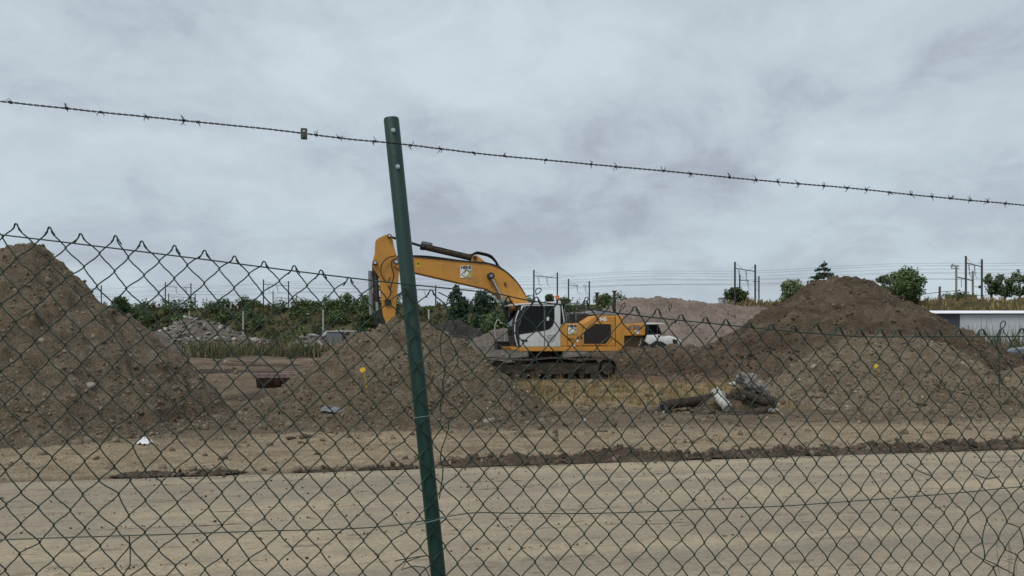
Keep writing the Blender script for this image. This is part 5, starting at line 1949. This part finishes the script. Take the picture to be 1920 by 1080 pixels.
def post():
    a = fpx(733.5, 222, -0.03)
    b = fpx(822, 1080, -0.03)
    A, B = fpt(a[0], a[1], -0.03), fpt(b[0], b[1], -0.03)
    d = (A - B) / (A.z - B.z)
    foot = B - d * B.z
    root = empty('fence_post', foot)
    tag(root, 'round dark green steel fence post leaning to the left', 'fence post')
    tp = A - foot
    r = 0.0245
    pts = [d * -0.25, tp * 0.5, tp - d * 0.004, tp]
    MB().tube(pts, [r, r, r, r * 0.93], 40).build('shaft', M_post, root, 0, True)
    MB().tube([tp - d * 0.02, tp + d * 0.001], r * 0.9, 32).build('cap', M_dark, root)
    for px, py in ((736.5, 248), (745, 315.5)):
        s, z = fpx(px, py, -0.03)
        c = fpt(s, z, -0.03) - foot
        fc = c + FN * (r - 0.001)
        bo = MB().tube([fc, fc + FN * 0.0035], 0.0068, 14).build('bolt', M_zinc, root)
        MB().tube([fc + FN * 0.0035, fc + FN * 0.008], 0.0042, 6).build('nut', M_zinc, bo)
    return root


post()


def chain_link():
    root = empty('chain_link_fence', F0)
    tag(root, 'green chain link fence with a bent wire top edge in the foreground', 'fence')
    rs = np.random.RandomState(17)
    hw, rh = 0.0425, 0.096          # half mesh width, mesh height
    S0, S1 = -2.6, 3.0
    nW = int((S1 - S0) / hw)
    rows = 20
    r = 0.0021

    def warp(s, z):
        """slack and dents of the hanging mesh"""
        ds = 0.012 * fbm(np.array([s]), np.array([z]), 0.55, 2, 210)[0]
        dz = 0.014 * fbm(np.array([s]), np.array([z]), 0.6, 2, 215)[0]
        do = 0.02 * fbm(np.array([s]), np.array([z]), 0.9, 2, 220)[0]
        # crushed corner at lower right
        cs, cz = fpx(1870, 1040)
        q = math.exp(-(((s - cs) / 0.22) ** 2 + ((z - cz) / 0.17) ** 2))
        ds += q * (0.030 * fbm(np.array([s * 9]), np.array([z * 9]), 1.0, 2, 230)[0] * 2.0 - 0.02)
        dz += q * (0.045 * fbm(np.array([s * 9]), np.array([z * 9]), 1.0, 2, 235)[0] * 2.0 + 0.01)
        do += q * 0.05 * fbm(np.array([s * 9]), np.array([z * 9]), 1.0, 2, 238)[0]
        # a dented seam at left, below the middle
        ls, lz = fpx(230, 900)
        q = math.exp(-(((s - ls) / 0.05) ** 2 + ((z - lz) / 0.16) ** 2))
        ds += q * 0.016 * math.sin(z * 60)
        dz += q * 0.012 * math.sin(z * 43 + 1)
        ls, lz = fpx(835, 660)
        q = math.exp(-(((s - ls) / 0.05) ** 2 + ((z - lz) / 0.22) ** 2))
        ds += q * 0.015 * math.sin(z * 55)
        dz += q * 0.010 * math.sin(z * 47 + 2)
        return ds, dz, do
    # node positions: line i (between strands), half row j
    nodes = {}

    def node(i, j):
        k = (i, j)
        if k not in nodes:
            s = S0 + i * hw
            z = top_z(s) - 0.012 - j * rh * 0.5
            ds, dz, do = warp(s, z)
            j_ = rs.normal(0, 0.0026, 3)
            nodes[k] = np.array([s + ds + j_[0], z + dz + j_[1], do + j_[2] * 0.6])
        return nodes[k]

    def P(v, extra=0.0):
        p = FD * v[0] + FN * (v[2] + extra) + Vector((0, 0, v[1]))
        return (p.x, p.y, p.z)
    refv = np.array([FN.x, FN.y, 0.0])
    nseg = 6
    loops = {}
    for i in range(nW):
        # strand i runs between line i and line i+1; odd lines carry the peaks
        right_first = (i % 2 == 0)
        pts = []
        pk = i + 1 if right_first else i
        tp = node(pk, 0)
        # knuckle at the top: the end is folded back down along the neighbour
        o = 1 if right_first else -1
        st = rs.rand()
        if (pk % 2 == 1):
            if st < 0.10 and right_first:        # end standing up as a loop
                hgt = rs.uniform(0.026, 0.042)
                for a in np.linspace(0, 1, 9):
                    an = math.pi * 2 * a - math.pi / 2
                    pts.append(P(tp + np.array([0.0075 * math.cos(an) + 0.010 * (1 - math.cos(an + math.pi / 2)) * 0.4, 0.006 + hgt * (0.5 + 0.5 * math.sin(an)), 0]), 0.004 * math.cos(an)))
            else:
                dn = rs.uniform(0.012, 0.026)
                pts.append(P(tp + np.array([o * (0.006 + dn * 0.55), -dn, 0]), o * 0.006))
                pts.append(P(tp + np.array([o * 0.0075, -0.005, 0]), o * 0.006))
                pts.append(P(tp + np.array([o * 0.004, 0.003, 0]), o * 0.005))
                pts.append(P(tp + np.array([-o * 0.001, 0.005, 0]), o * 0.002))
                pts.append(P(tp + np.array([-o * 0.005, 0.001, 0]), -o * 0.002))
        prev = tp
        side = right_first
        for j in range(1, rows * 2):
            side = not side
            ln = i + 1 if side else i
            cur = node(ln, j)
            sg = 1 if side else -1
            front = 0.0042 * (1 if side else -1)
            for q in range(1, nseg + 1):
                f = q / nseg
                bow = math.sin(math.pi * f)
                # S-shaped run that hooks past the crossing
                ff = f + 0.045 * math.sin(2 * math.pi * f)
                v = prev + (cur - prev) * np.array([f, ff, f])
                over = 0.0026 * sg if q == nseg else 0.0
                v = v + np.array([over, -0.0015 * bow * sg * 0, 0])
                pts.append(P(v, front * (bow if q < nseg else 0.0)))
            prev = cur
        V, Fq = tube_np(pts, r, 5, refv)
        link('mesh_wire', mesh_np('mesh_wire', V, Fq), M_wire, root, True)

    def run(name, table, off, rad, mat, wob=0.0, step=0.03, n=6):
        pts = []
        for a, b in table:
            s, z = fpx(a, b, off)
            p = fpt(s, z, off) - F0
            pts.append(p)
        q = resample(pts, step)
        if wob:
            q[:, 2] += wob * fbm(q[:, 0], q[:, 0] * 0, 0.2, 3, 240)
        V, Fq = tube_np(q, rad, n)
        return link(name, mesh_np(name, V, Fq), mat, root, True)
    run('tension_wire', [(-900, 335), (-300, 405), (0, 440), (300, 476), (600, 514), (735, 530), (783, 535), (865, 543), (935, 551), (985, 562), (1032, 569), (1152, 586), (1280, 601), (1390, 612), (1550, 627),
                         (1620, 631), (1757, 631), (1920, 631), (2600, 625)], 0.007, 0.0021, M_wire, 0.0008)
    run('tension_wire', [(-900, 1040), (0, 1012), (240, 1004), (480, 996), (760, 982), (830, 970), (880, 962), (960, 962), (1080, 963), (1200, 960), (1310, 955), (1480, 948), (1620, 938), (1750, 928), (1920, 912), (2700, 850)], 0.007, 0.0017, M_wire, 0.0008)
    # torn strand hanging right of the post
    run('loose_wire', [(822, 548), (842, 560), (836, 575), (842, 590), (838, 604), (829, 622), (826, 660), (836, 690), (829, 720), (834, 745), (822, 762), (842, 790), (838, 815), (828, 840), (826, 865), (831, 880), (827, 910), (824, 935)], 0.012, 0.0019, M_wire)
    run('loose_wire', [(840, 650), (862, 668), (850, 695), (834, 712), (829, 735), (824, 748), (812, 756), (830, 760)], 0.014, 0.0016, M_wire)
    run('loose_wire', [(740, 1052), (770, 1046), (800, 1042), (756, 1058), (752, 1066), (790, 1060), (804, 1072), (798, 1100)], 0.012, 0.0018, M_wire)
    run('loose_wire', [(1700, 870), (1712, 878), (1745, 892)], 0.012, 0.0018, M_wire)
    run('loose_wire', [(1829, 890), (1840, 896), (1858, 898), (1874, 894)], 0.014, 0.0019, M_wire)
    run('loose_wire', [(1868, 640), (1872, 655), (1873, 690), (1874, 740)], 0.010, 0.0019, M_wire)
    run('loose_wire', [(242, 1004), (244, 1030), (247, 1050), (226, 1085)], 0.010, 0.0019, M_wire)
    run('tie_wire', [(776, 784), (790, 783), (804, 778), (808, 770), (812, 782), (820, 790), (826, 800), (818, 797), (824, 808)], 0.012, 0.0015, M_tie)
    run('tie_wire', [(780, 984), (800, 980), (822, 974), (842, 968)], 0.012, 0.0016, M_tie)
    # stray wire ends standing up along the top edge
    for tb in ([(1006, 552), (1004, 545), (1010, 540), (1015, 542), (1010, 550), (1004, 553)], [(1095, 592), (1096, 570), (1098, 558), (1102, 557), (1102, 564), (1097, 570)],
               [(1160, 590), (1166, 572), (1172, 567), (1172, 572), (1163, 584)], [(1256, 584), (1254, 574), (1258, 569), (1259, 575), (1254, 583)],
               [(1690, 645), (1715, 638), (1722, 630), (1700, 640)], [(1731, 622), (1735, 618), (1738, 625), (1745, 633), (1765, 648)], [(1868, 650), (1872, 628), (1878, 616), (1877, 622), (1871, 640), (1876, 634)]):
        run('loose_wire', tb, 0.010, 0.0017, M_wire, 0, 0.006)


chain_link()


def barbed_wire():
    tab = [(-900, 100), (-300, 162), (0, 190), (135, 204.5), (275, 219), (370, 228.5), (500, 241), (570, 250), (640, 259), (720, 267), (825, 279), (890, 287), (1025, 300), (1108, 308.5), (1245, 320.5),
           (1370, 333), (1460, 341), (1620, 355.5), (1700, 364), (1770, 371), (1890, 382), (1920, 385), (2600, 440)]
    off = 0.016
    root = empty('barbed_wire', F0)
    tag(root, 'rusty twisted barbed wire strung above the fence', 'barbed wire')
    pts = []
    for a, b in tab:
        s, z = fpx(a, b, off)
        pts.append(fpt(s, z, off) - F0)
    q = resample(pts, 0.0045)
    L = np.r_[0, np.cumsum(np.linalg.norm(np.diff(q, axis=0), axis=1))]
    q[:, 2] += 0.0025 * fbm(L, L * 0, 0.25, 3, 250)
    for ph in (0, math.pi):
        a = L / 0.034 * 2 * math.pi + ph
        c = q + np.outer(np.cos(a) * 0.0017, [0, 0, 1]) + np.outer(np.sin(a) * 0.0017, [FN.x, FN.y, 0])
        V, Fq = tube_np(c, 0.00135, 5, np.array([FN.x, FN.y, 0.0]))
        link('twisted_strand', mesh_np('twisted_strand', V, Fq), M_barb, root, True)
    rs = np.random.RandomState(31)
    for px in (20, 125, 190, 275, 345, 370, 593, 637, 702, 770, 826, 888, 945, 1024, 1108, 1155, 1243, 1295, 1368, 1418, 1458, 1497, 1545, 1588, 1625, 1668, 1708, 1747, 1782, 1820, 1852, 1886,
               -60, -150, -240, 1950, 2010, 2080):
        py = np.interp(px, [t[0] for t in tab], [t[1] for t in tab])
        s, z = fpx(px, py, off)
        c = fpt(s, z, off) - F0
        b = MB()
        dirv = Vector((FD.x, FD.y, -0.12)).normalized()
        # two turns round the wire, then four points
        hel = []
        for k in range(25):
            a = k / 24 * 4 * math.pi
            hel.append(c + dirv * (-0.004 + 0.008 * k / 24) + Vector((FN.x, FN.y, 0)) * math.sin(a) * 0.0036 + Vector((0, 0, 1)) * math.cos(a) * 0.0036)
        b.tube(hel, 0.0011, 5)
        for k in range(4):
            a = rs.uniform(0, 6.28)
            e = Vector((0, 0, 1)) * math.cos(a) * 0.0155 + FN * math.sin(a) * 0.012 + dirv * rs.uniform(-0.012, 0.012)
            b.tube([c + dirv * (-0.004 + 0.0027 * k), c + dirv * (-0.004 + 0.0027 * k) + e * 0.7, c + e], [0.0012, 0.0011, 0.0005], 5)
        b.build('barb', M_barb, root)


barbed_wire()


def clamp():
    s, z = fpx(570, 251, 0.016)
    p = fpt(s, z, 0.016)
    root = empty('wire_clamp', p, math.atan2(FD.y, FD.x))
    tag(root, 'small metal clamp block hanging on the barbed wire', 'clamp')
    MB().box((-0.0095, -0.006, -0.0165), (0.0095, 0.006, 0.0165)).build('block', M_clamp, root, 0.0015)
    MB().tube([(0, -0.0085, 0.007), (0, -0.0055, 0.007)], 0.0034, 6).build('screw', M_zinc, root)
    MB().tube([(0.001, -0.0085, -0.008), (0.001, -0.0055, -0.008)], 0.0030, 6).build('screw', M_clamp, root)


clamp()


def dry_weed():
    s, z = fpx(1890, 1080, -0.12)
    b = fpt(s, 0, -0.12)
    root = empty('dry_weed', b)
    tag(root, 'dry pale weed stems behind the crushed fence corner', 'weed')
    rs = np.random.RandomState(41)
    for k in range(9):
        px, py = rs.uniform(1850, 1960), rs.uniform(1010, 1075)
        s2, z2 = fpx(px, py, -0.12 + rs.uniform(-.05, .06))
        t = fpt(s2, z2, -0.12) - b
        MB().tube(resample([(rs.normal(0, .03), rs.normal(0, .03), 0), (t.x * .3 + rs.normal(0, .02), t.y * .3, t.z * .5), (t.x * .8, t.y * .8, t.z * .85), t], 0.05), 0.0022, 5).build('stem', M_straw, root)
    for pts in ([(1880, 1050), (1900, 1048), (1925, 1056), (1950, 1075)], [(1895, 1062), (1896, 1035), (1890, 1018)], [(1870, 1060), (1890, 1052), (1905, 1060)]):
        MB().tube(resample([fpt(*fpx(a, c, -0.06), -0.06) - b for a, c in pts], 0.01), 0.0024, 5).build('stem', M_straw, root)


dry_weed()
